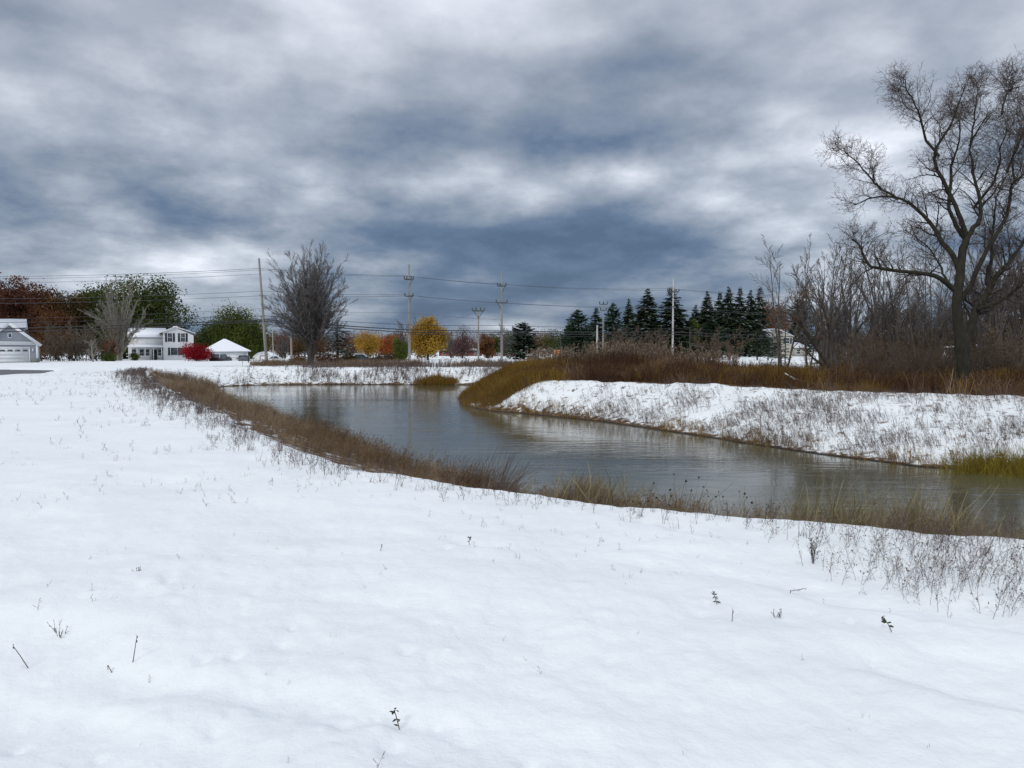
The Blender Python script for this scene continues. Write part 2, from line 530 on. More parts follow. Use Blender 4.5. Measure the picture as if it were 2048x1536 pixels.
def m_ground():
    m, nt, b = mat_new('snow_ground')
    N, L = nt.nodes, nt.links
    tc = N.new('ShaderNodeTexCoord')
    at = N.new('ShaderNodeAttribute')
    at.attribute_name = 'litter'

    def noise(s, d, off=0.0, dist=0.0, rough=0.5):
        n = N.new('ShaderNodeTexNoise')
        n.inputs['Scale'].default_value = s
        n.inputs['Detail'].default_value = d
        n.inputs['Distortion'].default_value = dist
        n.inputs['Roughness'].default_value = rough
        mp = N.new('ShaderNodeMapping')
        mp.inputs['Location'].default_value = (off, off * 0.7, 0)
        L.new(tc.outputs['Object'], mp.inputs[0])
        L.new(mp.outputs[0], n.inputs['Vector'])
        return n.outputs['Fac']

    def mth(op, a, b_=None, c=None):
        n = N.new('ShaderNodeMath')
        n.operation = op
        for i, x in enumerate((a, b_, c)):
            if x is None:
                continue
            if isinstance(x, (int, float)):
                n.inputs[i].default_value = x
            else:
                L.new(x, n.inputs[i])
        return n.outputs[0]
    # soil, dead leaves and flattened grass showing where the litter attribute says the snow is thin
    patch = mth('MULTIPLY_ADD', mth('SUBTRACT', noise(3.1, 8, 4, 0.4, 0.62), 0.5), 2.6, mth('MULTIPLY_ADD', at.outputs['Fac'], 2.0, -0.62))
    cl = N.new('ShaderNodeClamp')
    L.new(mth('MULTIPLY', patch, 3.0), cl.inputs[0])
    soil = ramp(nt, [(0.3, (0.045, 0.024, 0.012)), (0.5, (0.12, 0.070, 0.032)), (0.72, (0.23, 0.155, 0.085))])
    L.new(noise(9, 6, 11), soil.inputs[0])
    sn = ramp(nt, [(0.3, (0.82, 0.853, 0.847)), (0.7, (0.88, 0.904, 0.899))])
    L.new(noise(0.7, 4, 2), sn.inputs[0])
    mx = N.new('ShaderNodeMix')
    mx.data_type = 'RGBA'
    L.new(cl.outputs[0], mx.inputs['Factor'])
    L.new(sn.outputs[0], mx.inputs['A'])
    L.new(soil.outputs[0], mx.inputs['B'])
    geo = N.new('ShaderNodeNewGeometry')
    sx = N.new('ShaderNodeSeparateXYZ')
    L.new(geo.outputs['Position'], sx.inputs[0])
    wet = N.new('ShaderNodeMapRange')
    L.new(sx.outputs[2], wet.inputs['Value'])
    wet.inputs['From Min'].default_value = -1.478
    wet.inputs['From Max'].default_value = -1.45
    wm_ = N.new('ShaderNodeMix')
    wm_.data_type = 'RGBA'
    L.new(wet.outputs[0], wm_.inputs['Factor'])
    wm_.inputs['A'].default_value = (0.022, 0.018, 0.012, 1)
    L.new(mx.outputs['Result'], wm_.inputs['B'])
    L.new(wm_.outputs['Result'], b.inputs['Base Color'])
    b.inputs['Roughness'].default_value = 0.75
    b.inputs['Specular IOR Level'].default_value = 0.25
    h = mth('ADD', mth('MULTIPLY', noise(2.2, 5, 7), 0.5), mth('MULTIPLY', noise(14, 5, 9, 0, 0.6), 0.16))
    h = mth('ADD', h, mth('MULTIPLY', noise(55, 3, 5, 0, 0.6), 0.035))
    bp = N.new('ShaderNodeBump')
    bp.inputs['Strength'].default_value = 0.62
    bp.inputs['Distance'].default_value = 0.10
    L.new(h, bp.inputs['Height'])
    L.new(bp.outputs[0], b.inputs['Normal'])
    return m


def m_water():
    m, nt, b = mat_new('pond_water')
    N, L = nt.nodes, nt.links
    tc = N.new('ShaderNodeTexCoord')

    def noise(s, d, sc, dist=0.0):
        n = N.new('ShaderNodeTexNoise')
        n.inputs['Scale'].default_value = s
        n.inputs['Detail'].default_value = d
        n.inputs['Distortion'].default_value = dist
        mp = N.new('ShaderNodeMapping')
        mp.inputs['Scale'].default_value = sc
        mp.inputs['Rotation'].default_value = (0, 0, 0.12)
        L.new(tc.outputs['Object'], mp.inputs[0])
        L.new(mp.outputs[0], n.inputs['Vector'])
        return n
    a = noise(1.0, 5, (0.9, 3.2, 1), 0.4)
    c = noise(1.0, 3, (0.10, 0.35, 1), 0.6)      # calm and ruffled patches
    mr = N.new('ShaderNodeMapRange')
    L.new(c.outputs['Fac'], mr.inputs['Value'])
    mr.inputs['From Min'].default_value = 0.35
    mr.inputs['From Max'].default_value = 0.65
    mr.inputs['To Min'].default_value = 0.07
    mr.inputs['To Max'].default_value = 0.26
    bp = N.new('ShaderNodeBump')
    bp.inputs['Distance'].default_value = 0.06
    L.new(mr.outputs[0], bp.inputs['Strength'])
    L.new(a.outputs['Fac'], bp.inputs['Height'])
    L.new(bp.outputs[0], b.inputs['Normal'])
    b.inputs['Base Color'].default_value = (0.088, 0.086, 0.052, 1)
    b.inputs['Roughness'].default_value = 0.07
    b.inputs['IOR'].default_value = 1.45
    b.inputs['Specular IOR Level'].default_value = 0.7
    return m


# ------------------------------------------------------------------ terrain
WATER_Z = -1.5
LIP = np.array([(-21.3, 45), (-13.9, 31), (-8.3, 20.7), (-5.6, 16), (-4.0, 13.05), (-2.1, 10.35), (-.43, 9.02), (.92, 8.13), (3.1, 7.09),
                (4.25, 6.44), (10, 3.5), (18, 0), (30, -5), (42, -5), (44, 13), (30, 19), (17.2, 26.1), (14.3, 28.5), (10.8, 31.8),
                (6.5, 36.5), (1.96, 40), (0.8, 43), (0.2, 48), (0.8, 54), (2, 62), (2.2, 70), (0, 73.5), (-10, 74.5), (-20, 74),
                (-27.5, 73), (-30, 67), (-27.5, 58)])
WAT = np.array([(-17.8, 47), (-10.2, 33), (-4.6, 23), (-0.9, 16.6), (1, 14), (3, 12.2), (6, 10.4), (12, 7.5), (20, 4), (32, 0),
                (38, 1), (39, 10), (28, 13.8), (13, 19.4), (10.8, 20.3), (8.7, 23.4), (6.7, 27.8), (3.8, 33.6), (.15, 38.2),
                (-1.2, 39.2), (-2.4, 42.2), (-3.2, 46.5), (-3.4, 53), (-3, 60), (-2.6, 66), (-3.5, 68.5), (-12, 69.3), (-22, 68.6), (-24.5, 66), (-22.5, 57)])


def inside(P, X, Y):
    r = np.zeros(X.shape, bool)
    n = len(P)
    for i in range(n):
        x1, y1 = P[i]
        x2, y2 = P[(i + 1) % n]
        c = ((y1 > Y) != (y2 > Y))
        with np.errstate(divide='ignore', invalid='ignore'):
            xi = (x2 - x1) * (Y - y1) / ((y2 - y1) if y2 != y1 else 1e-9) + x1
        r ^= c & (X < xi)
    return r


def dist(P, X, Y, closed=True):
    d = np.full(X.shape, 1e18)
    n = len(P)
    for i in range(n if closed else n - 1):
        a = P[i]
        b = P[(i + 1) % n]
        e = b - a
        t = np.clip(((X - a[0]) * e[0] + (Y - a[1]) * e[1]) / (e @ e), 0, 1)
        d = np.minimum(d, (X - a[0] - t * e[0]) ** 2 + (Y - a[1] - t * e[1]) ** 2)
    return np.sqrt(d)


_tab = np.random.default_rng(5).random((256, 256))


def vnoise(x, y, seed=0):
    x = x + seed * 17.3
    y = y + seed * 31.7
    xi, yi = np.floor(x).astype(int), np.floor(y).astype(int)
    fx, fy = x - xi, y - yi
    fx, fy = fx * fx * (3 - 2 * fx), fy * fy * (3 - 2 * fy)
    g = lambda i, j: _tab[i % 256, j % 256]
    return (g(xi, yi) * (1 - fx) + g(xi + 1, yi) * fx) * (1 - fy) + (g(xi, yi + 1) * (1 - fx) + g(xi + 1, yi + 1) * fx) * fy - 0.5


def fbm(x, y, s, o=4, seed=0):
    r, a = 0, 1.0
    for i in range(o):
        r = r + a * vnoise(x * s, y * s, seed + i)
        s *= 2.03
        a *= 0.5
    return r


ROAD = np.array([(-29.9, 44.5), (-31.5, 52), (-33.5, 57), (-36, 61.5), (-38.5, 65.5), (-44, 68), (-60, 69.5), (-120, 71), (-120, 30), (-60, 36)])
# scuffs and footprints in the near snow (x, y, radius, depth)
PITS = []
_r = np.random.default_rng(3)
for (cx, cy, n, s) in ((-1.9, 5.0, 16, .5), (-1.0, 3.8, 9, .4), (-1.5, 3.2, 12, .5), (-.5, 2.9, 8, .35), (-.1, 3.2, 8, .4), (-2.6, 3.8, 12, .6), (-2.4, 5.6, 10, .6), (-.6, 4.1, 10, .5), (0.2, 5.0, 8, .8), (1.4, 4.2, 8, .8)):
    for _ in range(n):
        PITS.append((cx + _r.normal() * s, cy + _r.normal() * s * .8, _r.uniform(.018, .055), _r.uniform(-.034, .020)))


def mound(X, Y):
    return 0.85 * np.exp(-(((X - 6.8) / 6.5) ** 2 + ((Y - 47.5) / 4.0) ** 2)) + .12 * np.exp(-(((X - 13.5) / 6.0) ** 2 + ((Y - 44) / 4.5) ** 2))


def ground_z(X, Y, fine=True):
    X = np.asarray(X, float)
    Y = np.asarray(Y, float)
    far = np.clip(Y - 60, 0, 300)
    z = -0.0036 * far + 0.0050 * np.clip(X - 5, 0, 40) / 40 * far * 0.9
    z = z + mound(X, Y)
    R = np.hypot(X, Y)
    z = z + 0.05 * fbm(X, Y, 0.18, 3, 1) * np.clip(R / 6, 0.3, 1.5)
    iw, il = inside(WAT, X, Y), inside(LIP, X, Y)
    dw, dl = dist(WAT, X, Y), dist(LIP, X, Y)
    t = np.where(il, dl / (dl + dw + 1e-6), 0)
    t = np.where(iw, 1.0, t)
    bankz = WATER_Z * t * (0.85 + 0.15 * t)
    z = np.where(il & ~iw, z * (1 - t) + bankz, z)
    z = np.where(iw, WATER_Z - 0.02 - 0.35 * np.clip(dw, 0, 3), z)
    if fine:
        # lumpy snow over tussocks on the banks
        k = np.where(il & ~iw, 1.0, np.exp(-dl / 1.5)) * (Y > 16)
        k = np.where(il & ~iw, k * np.clip(dw / 0.8, 0, 1), k)
        z = z + k * (0.17 * fbm(X, Y, 1.1, 3, 9) + 0.05 * fbm(X, Y, 3.7, 2, 4))
        near = np.clip(1.4 - R / 14, 0, 1) * (~iw)
        z = z + near * (0.075 * fbm(X, Y * 1.35 + .25 * X, 0.55, 3, 21) + 0.026 * fbm(X, Y, 3.3, 3, 23) + 0.010 * fbm(X, Y, 12, 2, 27))
        # wind crust: soft steps
        s = fbm(X * .6, Y * 1.5 + .5 * X, 0.6, 3, 33)
        z = z + near * 0.026 * np.tanh(s * 12)
        for (px, py, pr, pd) in PITS:
            m = (np.abs(X - px) < 3 * pr) & (np.abs(Y - py) < 3 * pr)
            if m.any():
                z = z + np.where(m, pd * np.exp(-(((X - px) ** 2 + (Y - py) ** 2) / pr ** 2)), 0)
        # mid-field snow stays slightly uneven
        z = z + np.clip(R / 20, 0, 1) * (~il) * 0.02 * fbm(X, Y, 0.9, 3, 40)
    ir = inside(ROAD, X, Y)
    dr = dist(ROAD, X, Y)
    z = np.where(ir, z - 0.14 * np.clip(dr / 0.5, 0, 1), z + 0.10 * np.exp(-(dr / 1.2) ** 2))
    return z


def gz(x, y):
    return float(ground_z(np.array([x]), np.array([y]), False)[0])


def litter(X, Y):
    """0 = clean snow, 1 = soil and dead grass: where the snow did not stay"""
    il, iw = inside(LIP, X, Y), inside(WAT, X, Y)
    dl, dw = dist(LIP, X, Y), dist(WAT, X, Y)
    v = np.zeros(X.shape)
    bank = il & ~iw
    nearbank = bank & ((Y < 16) & (X < 30) & (Y < 14 + 0 * X) | (X < -0.5 * (Y - 16) + 2) & (Y < 60))
    rightb = bank & ~nearbank
    v = np.where(nearbank, np.clip(dl / .35, 0, 1) * (.50 + .35 * np.clip(1 - dw / 1.5, 0, 1)), v)
    v = np.where(rightb, 0.24 + 0.5 * np.exp(-dw / .30), v)
    v = np.where(iw, 1, v)
    v = np.maximum(v, MOUNDMASK(X, Y))
    # thin snow on the verge at the far left
    v = np.maximum(v, 0.33 * np.exp(-(((X + 27) / 8) ** 2 + ((Y - 60) / 8) ** 2)))
    v = np.maximum(v, np.where((Y > 76) & (Y < 84) & (X > -32) & (X < 14), 0.36, 0))
    v = np.maximum(v, 0.52 * np.clip((X - .34 * Y) / 8, 0, 1) * np.clip((Y - 22) / 8, 0, 1) * np.clip((130 - Y) / 40, 0, 1))
    return v


MOUND_POLY = np.array([(0.2, 40.6), (1.96, 40.2), (6.5, 36.8), (10.8, 32.1), (14.3, 28.8), (17.2, 26.4), (30, 19.3), (60, 30), (52, 60), (30, 60), (22, 50), (16, 52),
                       (12, 52), (4, 53), (2.2, 58), (2.0, 68), (-2.4, 66), (-3.2, 60), (-3.4, 50), (-3.0, 45.5), (-2.2, 42.2), (-1.0, 39.4)])


def MOUNDMASK(X, Y):
    i = inside(MOUND_POLY, X, Y)
    d = dist(MOUND_POLY, X, Y)
    return np.where(i, np.clip(0.20 + d / 1.1, 0, 1) * .92, 0)


def build_ground():
    front = np.arange(-48, 48.01, 0.2)
    rest = np.arange(51, 309.1, 3.0)
    A = np.radians(np.concatenate([front, rest]))
    r = [0.4]
    while r[-1] < 80:
        r.append(r[-1] * 1.010)
    while r[-1] < 6000:
        r.append(r[-1] * 1.05)
    Rr = np.array(r)
    AA, RR = np.meshgrid(A, Rr)
    X, Y = RR * np.sin(AA), RR * np.cos(AA)
    Z = ground_z(X, Y)
    nr, na = X.shape
    V = np.stack([X, Y, Z], -1).reshape(-1, 3)
    V = np.vstack([V, [0, 0, gz(0, 0)]])
    idx = np.arange(nr * na).reshape(nr, na)
    nx = np.roll(idx, -1, axis=1)
    f = np.stack([idx[:-1], idx[1:], nx[1:], nx[:-1]], -1).reshape(-1, 4)
    mb = MB()
    mb.add(V, f)
    c = len(V) - 1
    mb.f3.append(np.stack([np.full(na, c), idx[0], nx[0]], -1))
    mb.m3.append(np.zeros(na))
    o = mb.build('ground', m_ground(), smooth=True)
    o.data.attributes.new('litter', 'FLOAT', 'POINT').data.foreach_set(
        'value', np.append(litter(X, Y).ravel(), 0).astype(np.float32))
    tag(o, kind='structure')


build_ground()

wm = MB()
wm.add([(-40, -8, WATER_Z), (46, -8, WATER_Z), (46, 80, WATER_Z), (-40, 80, WATER_Z)], [(0, 1, 2, 3)])
tag(wm.build('water', m_water()), kind='structure')

rm = MB()
rp = ROAD.copy()
rv = [(x, y, gz(x, y) + 0.0) for x, y in rp]
rv = [(x, y, -0.085 - .0036 * max(0, y - 60)) for x, y in rp]
n_ = len(rp)
ctr = (-60, 52, -0.085)
rm.add(rv + [ctr], [(i, (i + 1) % n_, n_) for i in range(n_)])
tag(rm.build('road', m_noise('asphalt', (0.060, 0.062, 0.068), (0.12, 0.12, 0.125), 1.2, 0.6, 0.1)), kind='structure')

# ------------------------------------------------------------------ branching and foliage generators


def at(px, Y, py=None):
    """point on the ground (or at photo row py) at photo column px and distance Y"""
    x = (px - 1024) / F * Y
    return (x, Y, gz(x, Y) if py is None else EYE + (HZ - py) / F * Y)


def grow(S, D, L, k, wig, up, bend=None):
    n = len(S)
    P = np.zeros((n, k, 3))
    P[:, 0] = S
    d = nrm(D)
    st = (L / (k - 1))[:, None]
    for i in range(1, k):
        d = d + rng.normal(size=(n, 3)) * wig
        d[:, 2] += up
        if bend is not None:
            d = d + np.asarray(bend)
        d = nrm(d)
        P[:, i] = P[:, i - 1] + d * st
    return P


def spawn(P, R, m, t=(0.2, 1.0), L=(0.4, 0.7), ang=(30, 60), k=5, up=0.05, wig=0.12, rf=0.6, rmin=0.006, absolute=False, tipcut=0.55, taper=0.3, bend=None):
    """m side branches on each curve of a batch"""
    n, kk, _ = P.shape
    tt = t[0] + (t[1] - t[0]) * (np.arange(m)[None] + rng.random((n, m))) / m
    x = tt * (kk - 1)
    i = np.clip(x.astype(int), 0, kk - 2)
    fr = (x - i)[..., None]
    rows = np.arange(n)[:, None]
    S = P[rows, i] * (1 - fr) + P[rows, i + 1] * fr
    T = nrm(P[rows, i + 1] - P[rows, i])
    rr = R[rows, i] * (1 - fr[..., 0]) + R[rows, i + 1] * fr[..., 0]
    plen = np.linalg.norm(np.diff(P, axis=1), axis=-1).sum(1)[:, None]
    Lc = rng.uniform(L[0], L[1], (n, m)) * (1 if absolute else plen) * (1 - tipcut * tt)
    side = nrm(np.cross(T, rng.normal(size=T.shape)))
    a = np.radians(rng.uniform(ang[0], ang[1], (n, m)))[..., None]
    D = T * np.cos(a) + side * np.sin(a)
    Pc = grow(S.reshape(-1, 3), D.reshape(-1, 3), Lc.ravel(), k, wig, up, bend)
    r0 = np.maximum(rr.ravel() * rf, rmin)
    Rc = r0[:, None] * np.linspace(1, taper, k)[None]
    return Pc, np.maximum(Rc, rmin * 0.6)


def stems(n, H, spread, k=9, r=0.1, wig=0.06, up=0.08, base=0.15, lo=0.75, bend=None):
    a = rng.uniform(0, 2 * np.pi, n)
    s = np.radians(rng.uniform(spread[0], spread[1], n))
    D = np.stack([np.sin(s) * np.cos(a), np.sin(s) * np.sin(a), np.cos(s)], 1)
    S = np.stack([np.cos(a) * base, np.sin(a) * base, np.full(n, -.15)], 1)
    P = grow(S, D, H * rng.uniform(lo, 1.0, n), k, wig, up, bend)
    return P, (r * rng.uniform(.7, 1.1, n))[:, None] * np.linspace(1, .18, k)[None]


def tree_obj(name, loc, label, cat, trunk, crown, tm, cm, group=None, crown_name='crown'):
    root = empty(name, loc)
    tag(root, label, cat, group)
    if trunk is not None:
        trunk.build('trunk', tm, root, smooth=True)
    if crown is not None:
        crown.build(crown_name, cm, root)
    return root


def bare(H, n=1, spread=(0, 6), r=.16, lv=((14, .25, .45, 25, 50), (7, .3, .5, 25, 55), (5, .35, .6, 25, 60)), up=.06, rmin=.012, t0=.25, wig=.10, base=.1, k=9, bend=None, lo=.75):
    tr, cr = MB(), MB()
    P, R = stems(n, H, spread, k, r, .05, up, base, lo, bend)
    tr.tubes(P, R, 7)
    for j, (m, l0, l1, a0, a1) in enumerate(lv):
        P, R = spawn(P, R, m, (t0 if j == 0 else .15, 1), (l0, l1), (a0, a1), 6 if j == 0 else 4, up, wig, .55, rmin, bend=bend)
        (tr if j == 0 else cr).tubes(P, R, 4 if j == 0 else 3, rng.random(len(P)))
    return tr, cr, P


def vase(H, W, n, zc, rz, cnt, rmin=.012, tr_r=.1, z0=.04, z1=.25, bow=.5, base=.3):
    """many limbs that leave a short bole and end all over an egg-shaped crown"""
    tr, cr = MB(), MB()
    q = (np.arange(n) + .5) / n
    ga = np.arange(n) * 2.39996
    d = nrm(np.stack([np.sqrt(1 - q ** 2) * np.cos(ga), np.sqrt(1 - q ** 2) * np.sin(ga), q], 1) + rng.normal(size=(n, 3)) * .13)
    d[:, 2] = np.abs(d[:, 2]) * 1.0 - .62 * (rng.random(n) < .5)
    d = nrm(d) * (rng.uniform(.25, 1, (n, 1)) ** .45)
    E = d * [W / 2, W / 2, H * (1 - zc)] + [0, 0, H * zc]
    lowm = d[:, 2] < 0
    E[lowm, 2] = H * zc + d[lowm, 2] * H * rz
    a = np.arctan2(E[:, 1], E[:, 0])
    S = np.stack([np.cos(a) * base * .6, np.sin(a) * base * .6, H * rng.uniform(z0, z1, n)], 1)
    Cc = S + (E - S) * [.32, .32, bow] + [0, 0, .03 * H]
    t = np.linspace(0, 1, 12)[None, :, None]
    P = S[:, None] * (1 - t) ** 2 + 2 * Cc[:, None] * t * (1 - t) + E[:, None] * t ** 2
    P = P + np.cumsum(rng.normal(size=P.shape) * .0018 * H, 1) * t
    R = (tr_r * rng.uniform(.6, 1.3, n))[:, None] * np.linspace(1, .12, 12)[None]
    tr.tubes(P, R, 5)
    nb = 5 if n < 60 else 7
    ab = np.linspace(0, 2 * np.pi, nb, endpoint=False)
    B = grow(np.stack([np.cos(ab) * base * .5, np.sin(ab) * base * .5, np.full(nb, -.2)], 1), np.stack([np.cos(ab) * .10, np.sin(ab) * .10, np.ones(nb)], 1), np.full(nb, H * (z1 + .12)), 8, .03, .02)
    tr.tubes(B, (np.linspace(2.3, 1.0, 8) * tr_r * (1.4 if n > 60 else 1))[None].repeat(nb, 0), 7)
    P1, R1 = spawn(P, R, cnt[0], (.3, 1), (.13, .30), (16, 42), 6, .05, .07, .5, rmin * 1.4, tipcut=.52)
    tr.tubes(P1, R1, 4)
    P2, R2 = spawn(P1, R1, cnt[1], (.15, 1), (.35, .65), (16, 45), 5, .045, .09, .6, rmin)
    cr.tubes(P2, R2, 3, rng.random(len(P2)))
    P3, R3 = spawn(P2, R2, cnt[2], (.2, 1), (.4, .7), (16, 45), 3, .04, .09, .7, rmin * .85)
    cr.ribbons(P3, R3 * 1.2, rng.random(len(P3)))
    return tr, cr


def leafy(H, W, clumps, leaves, size, z0=.25, mode='round', trunk_r=.25, tint_var=.5, lean=0, down=0, seed_top=0.0, hang=0.0, aspect=.7):
    """limbs reaching into leaf clumps spread through the crown's volume"""
    tr, cr = MB(), MB()
    hz = H * (1 - z0) / 2
    C = []
    while len(C) < clumps:
        p = rng.uniform(-1, 1, 3)
        q = np.linalg.norm(p)
        if q > 1 or q < .25:
            continue
        if mode == 'cone':
            if np.hypot(p[0], p[1]) > (1 - (p[2] + 1) / 2) * .95 + .08:
                continue
        if mode == 'dome' and p[2] < -.7:
            continue
        C.append(p)
    C = np.array(C)
    rs = rng.uniform(.75, 1.08, clumps)[:, None]
    C = C * rs
    cc = C * np.array([W / 2, W / 2, hz]) + np.array([0, 0, H * z0 + hz])
    ct = rng.random(clumps)
    # limbs
    P0 = grow(np.array([[0, 0, -.2]]), np.array([[lean, 0, 1.0]]), np.array([H * .8]), 9, .05, .05)
    tr.tubes(P0, (trunk_r * np.linspace(1, .2, 9))[None], 7)
    k = min(clumps, 40)
    i = rng.integers(1, 7, k)
    S = P0[0, i]
    E = cc[:k]
    tt = np.linspace(0, 1, 6)[None, :, None]
    B = S[:, None] * (1 - tt) + E[:, None] * tt
    B[:, :, 2] += (np.sin(tt[..., 0] * np.pi) * .06 * H)
    tr.tubes(B, np.linspace(trunk_r * .35, .02, 6)[None].repeat(k, 0), 4)
    per = leaves // clumps
    cs = rng.uniform(.6, 1.2, clumps) * (W / 2 * 1.5 / clumps ** (1 / 3))
    g = np.clip(rng.normal(size=(clumps, per, 3)), -1.7, 1.7) * .68
    g[..., 2] *= .75
    L = cc[:, None] + g * cs[:, None, None]
    if hang:
        L[..., 2] -= rng.exponential(hang, (clumps, per)) * (rng.random((clumps, per)) < .7)
        L[..., 2] = np.maximum(L[..., 2], rng.uniform(.2, 1.2, (clumps, per)))
    tint = np.clip(tint_var * ct[:, None] + (1 - tint_var) * rng.random((clumps, per)), 0, 1)
    sz = size * rng.uniform(.6, 1.3, clumps * per)
    cr.leaves(L.reshape(-1, 3), sz, tint.ravel(), down=down, aspect=aspect)
    return tr, cr


def conifer(H, W, whorls=26, per=9, spray=9, droop=.25, z0=.08, size=.55, ragged=.35, pow_=1.0):
    tr, cr = MB(), MB()
    P0 = grow(np.array([[0, 0, -.2]]), np.array([[0, 0, 1.0]]), np.array([H * .99]), 8, .01, .05)
    tr.tubes(P0, (np.linspace(.022, .002, 8) * H)[None], 6)
    z = z0 * H + (1 - z0) * H * (np.linspace(0, 1, whorls) ** .92) * .985
    n = whorls * per
    zz = np.repeat(z, per) + rng.normal(size=n) * .26
    a = rng.uniform(0, 2 * np.pi, n)
    f = np.clip(1 - (zz - z0 * H) / ((1 - z0) * H), 0.015, 1) ** pow_
    f = f * np.clip(.72 + .28 * np.minimum(1, (zz / H) / .12), 0, 1)
    L = W / 2 * f * rng.uniform(1 - ragged, 1.1, n) + .12
    S = np.stack([0 * a, 0 * a, zz], 1)
    D = np.stack([np.cos(a), np.sin(a), .30 - .2 * f + 0 * a], 1)
    k = 6
    B = grow(S, D, L, k, .05, -droop * .35)
    B[:, -1, 2] += .06 * L
    cr.tubes(B, np.linspace(.035, .01, k)[None].repeat(n, 0), 3, .05)
    # needle sprays both sides of each branch
    m = spray
    tt = rng.uniform(.12, 1.0, (n, m))
    x = tt * (k - 1)
    i = np.clip(x.astype(int), 0, k - 2)
    rows = np.arange(n)[:, None]
    fr = (x - i)[..., None]
    p = (B[rows, i] * (1 - fr) + B[rows, i + 1] * fr).reshape(-1, 3)
    T = nrm((B[rows, i + 1] - B[rows, i]).reshape(-1, 3))
    sgn = rng.choice([-1, 1], len(p))[:, None]
    sd = nrm(np.cross(T, [0, 0, 1.0])) * sgn
    d = nrm(T * .75 + sd * rng.uniform(.2, 1, (len(p), 1)) + np.array([0, 0, -1.0]) * rng.uniform(-.05, .55, (len(p), 1)))
    s = (size * rng.uniform(.5, 1.2, len(p)) * np.clip(np.repeat(L, m) / 1.3, .3, 1))[:, None]
    w = nrm(np.cross(d, rng.normal(size=d.shape) * .4 + [0, 0, 1.0])) * s * .22
    V = np.stack([p, p + d * s * .5 + w, p + d * s, p + d * s * .5 - w], 1).reshape(-1, 3)
    ti = np.repeat(rng.random(len(p)) * .7 + .3 * np.repeat(rng.random(n), m), 4)
    cr.add(V, np.arange(len(V)).reshape(-1, 4), ti)
    return tr, cr


# ------------------------------------------------------------------ buildings


def roofslab(mb, pts, th=.14):
    """a sloping quad given four corner points (counter-clockwise from above), with thickness"""
    p = np.array(pts, float)
    q = p - [0, 0, th]
    v = np.vstack([p, q])
    mb.add(v, [(0, 1, 2, 3), (7, 6, 5, 4), (0, 4, 5, 1), (1, 5, 6, 2), (2, 6, 7, 3), (3, 7, 4, 0)])


def gable_front(mb, x0, x1, y0, y1, ez, pz, px=None, ov=.35, th=.16):
    """roof with its gable facing the camera"""
    px = (x0 + x1) / 2 if px is None else px
    sl = (pz - ez) / (px - x0)
    sr = (pz - ez) / (x1 - px)
    roofslab(mb, [(x0 - ov, y0 - ov, ez - ov * sl), (px, y0 - ov, pz), (px, y1 + ov, pz), (x0 - ov, y1 + ov, ez - ov * sl)], th)
    roofslab(mb, [(px, y0 - ov, pz), (x1 + ov, y0 - ov, ez - ov * sr), (x1 + ov, y1 + ov, ez - ov * sr), (px, y1 + ov, pz)], th)


def gable_side(mb, x0, x1, y0, y1, ez, pz, ov=.35, th=.16):
    ym = (y0 + y1) / 2
    s = (pz - ez) / (ym - y0)
    roofslab(mb, [(x0 - ov, y0 - ov, ez - ov * s), (x1 + ov, y0 - ov, ez - ov * s), (x1 + ov, ym, pz), (x0 - ov, ym, pz)], th)
    roofslab(mb, [(x0 - ov, ym, pz), (x1 + ov, ym, pz), (x1 + ov, y1 + ov, ez - ov * s), (x0 - ov, y1 + ov, ez - ov * s)], th)


def window(root, x, z, w, h, y, bars=1, shutters=True, cols=1):
    f = MB()
    t = .09
    f.boxr(x - w / 2 - t, x - w / 2, y - .06, y + .02, z - t, z + h + t)
    f.boxr(x + w / 2, x + w / 2 + t, y - .06, y + .02, z - t, z + h + t)
    f.boxr(x - w / 2, x + w / 2, y - .06, y + .02, z + h, z + h + t)
    f.boxr(x - w / 2, x + w / 2, y - .06, y + .02, z - t, z)
    for b in range(bars):
        zz = z + h * (b + 1) / (bars + 1)
        f.boxr(x - w / 2, x + w / 2, y - .05, y + .02, zz - .03, zz + .03)
    for b in range(cols - 1):
        xx = x - w / 2 + w * (b + 1) / cols
        f.boxr(xx - .03, xx + .03, y - .045, y + .02, z, z + h)
    wo = f.build('window', M['white'], root)
    g = MB()
    g.boxr(x - w / 2, x + w / 2, y - .02, y + .02, z, z + h)
    g.build('pane', M['glass'], wo)
    if shutters:
        for s in (-1, 1):
            q = MB()
            xc = x + s * (w / 2 + t + .24)
            q.boxr(xc - .19, xc + .19, y - .05, y + .02, z - .05, z + h + .05)
            for j in range(5):
                zj = z + h * (j + .5) / 5
                q.boxr(xc - .15, xc + .15, y - .062, y - .05, zj - .05, zj + .05)
            q.build('shutter', M['shutter'], root)


def garage_door(root, x0, x1, h, y, lights=4, mat=None):
    g = MB()
    g.boxr(x0, x1, y - .03, y + .03, 0, h)
    for j in range(4):
        z = h * j / 4
        g.boxr(x0 + .04, x1 - .04, y - .05, y - .03, z + .03, z + h / 4 - .03)
    d = g.build('garage_door', mat or M['door_white'], root)
    if lights:
        w = (x1 - x0) / lights
        for i in range(lights):
            p = MB()
            p.boxr(x0 + w * i + .18, x0 + w * (i + 1) - .18, y - .062, y - .05, h * .78, h * .90)
            p.build('pane', M['glass'], d)
    return d


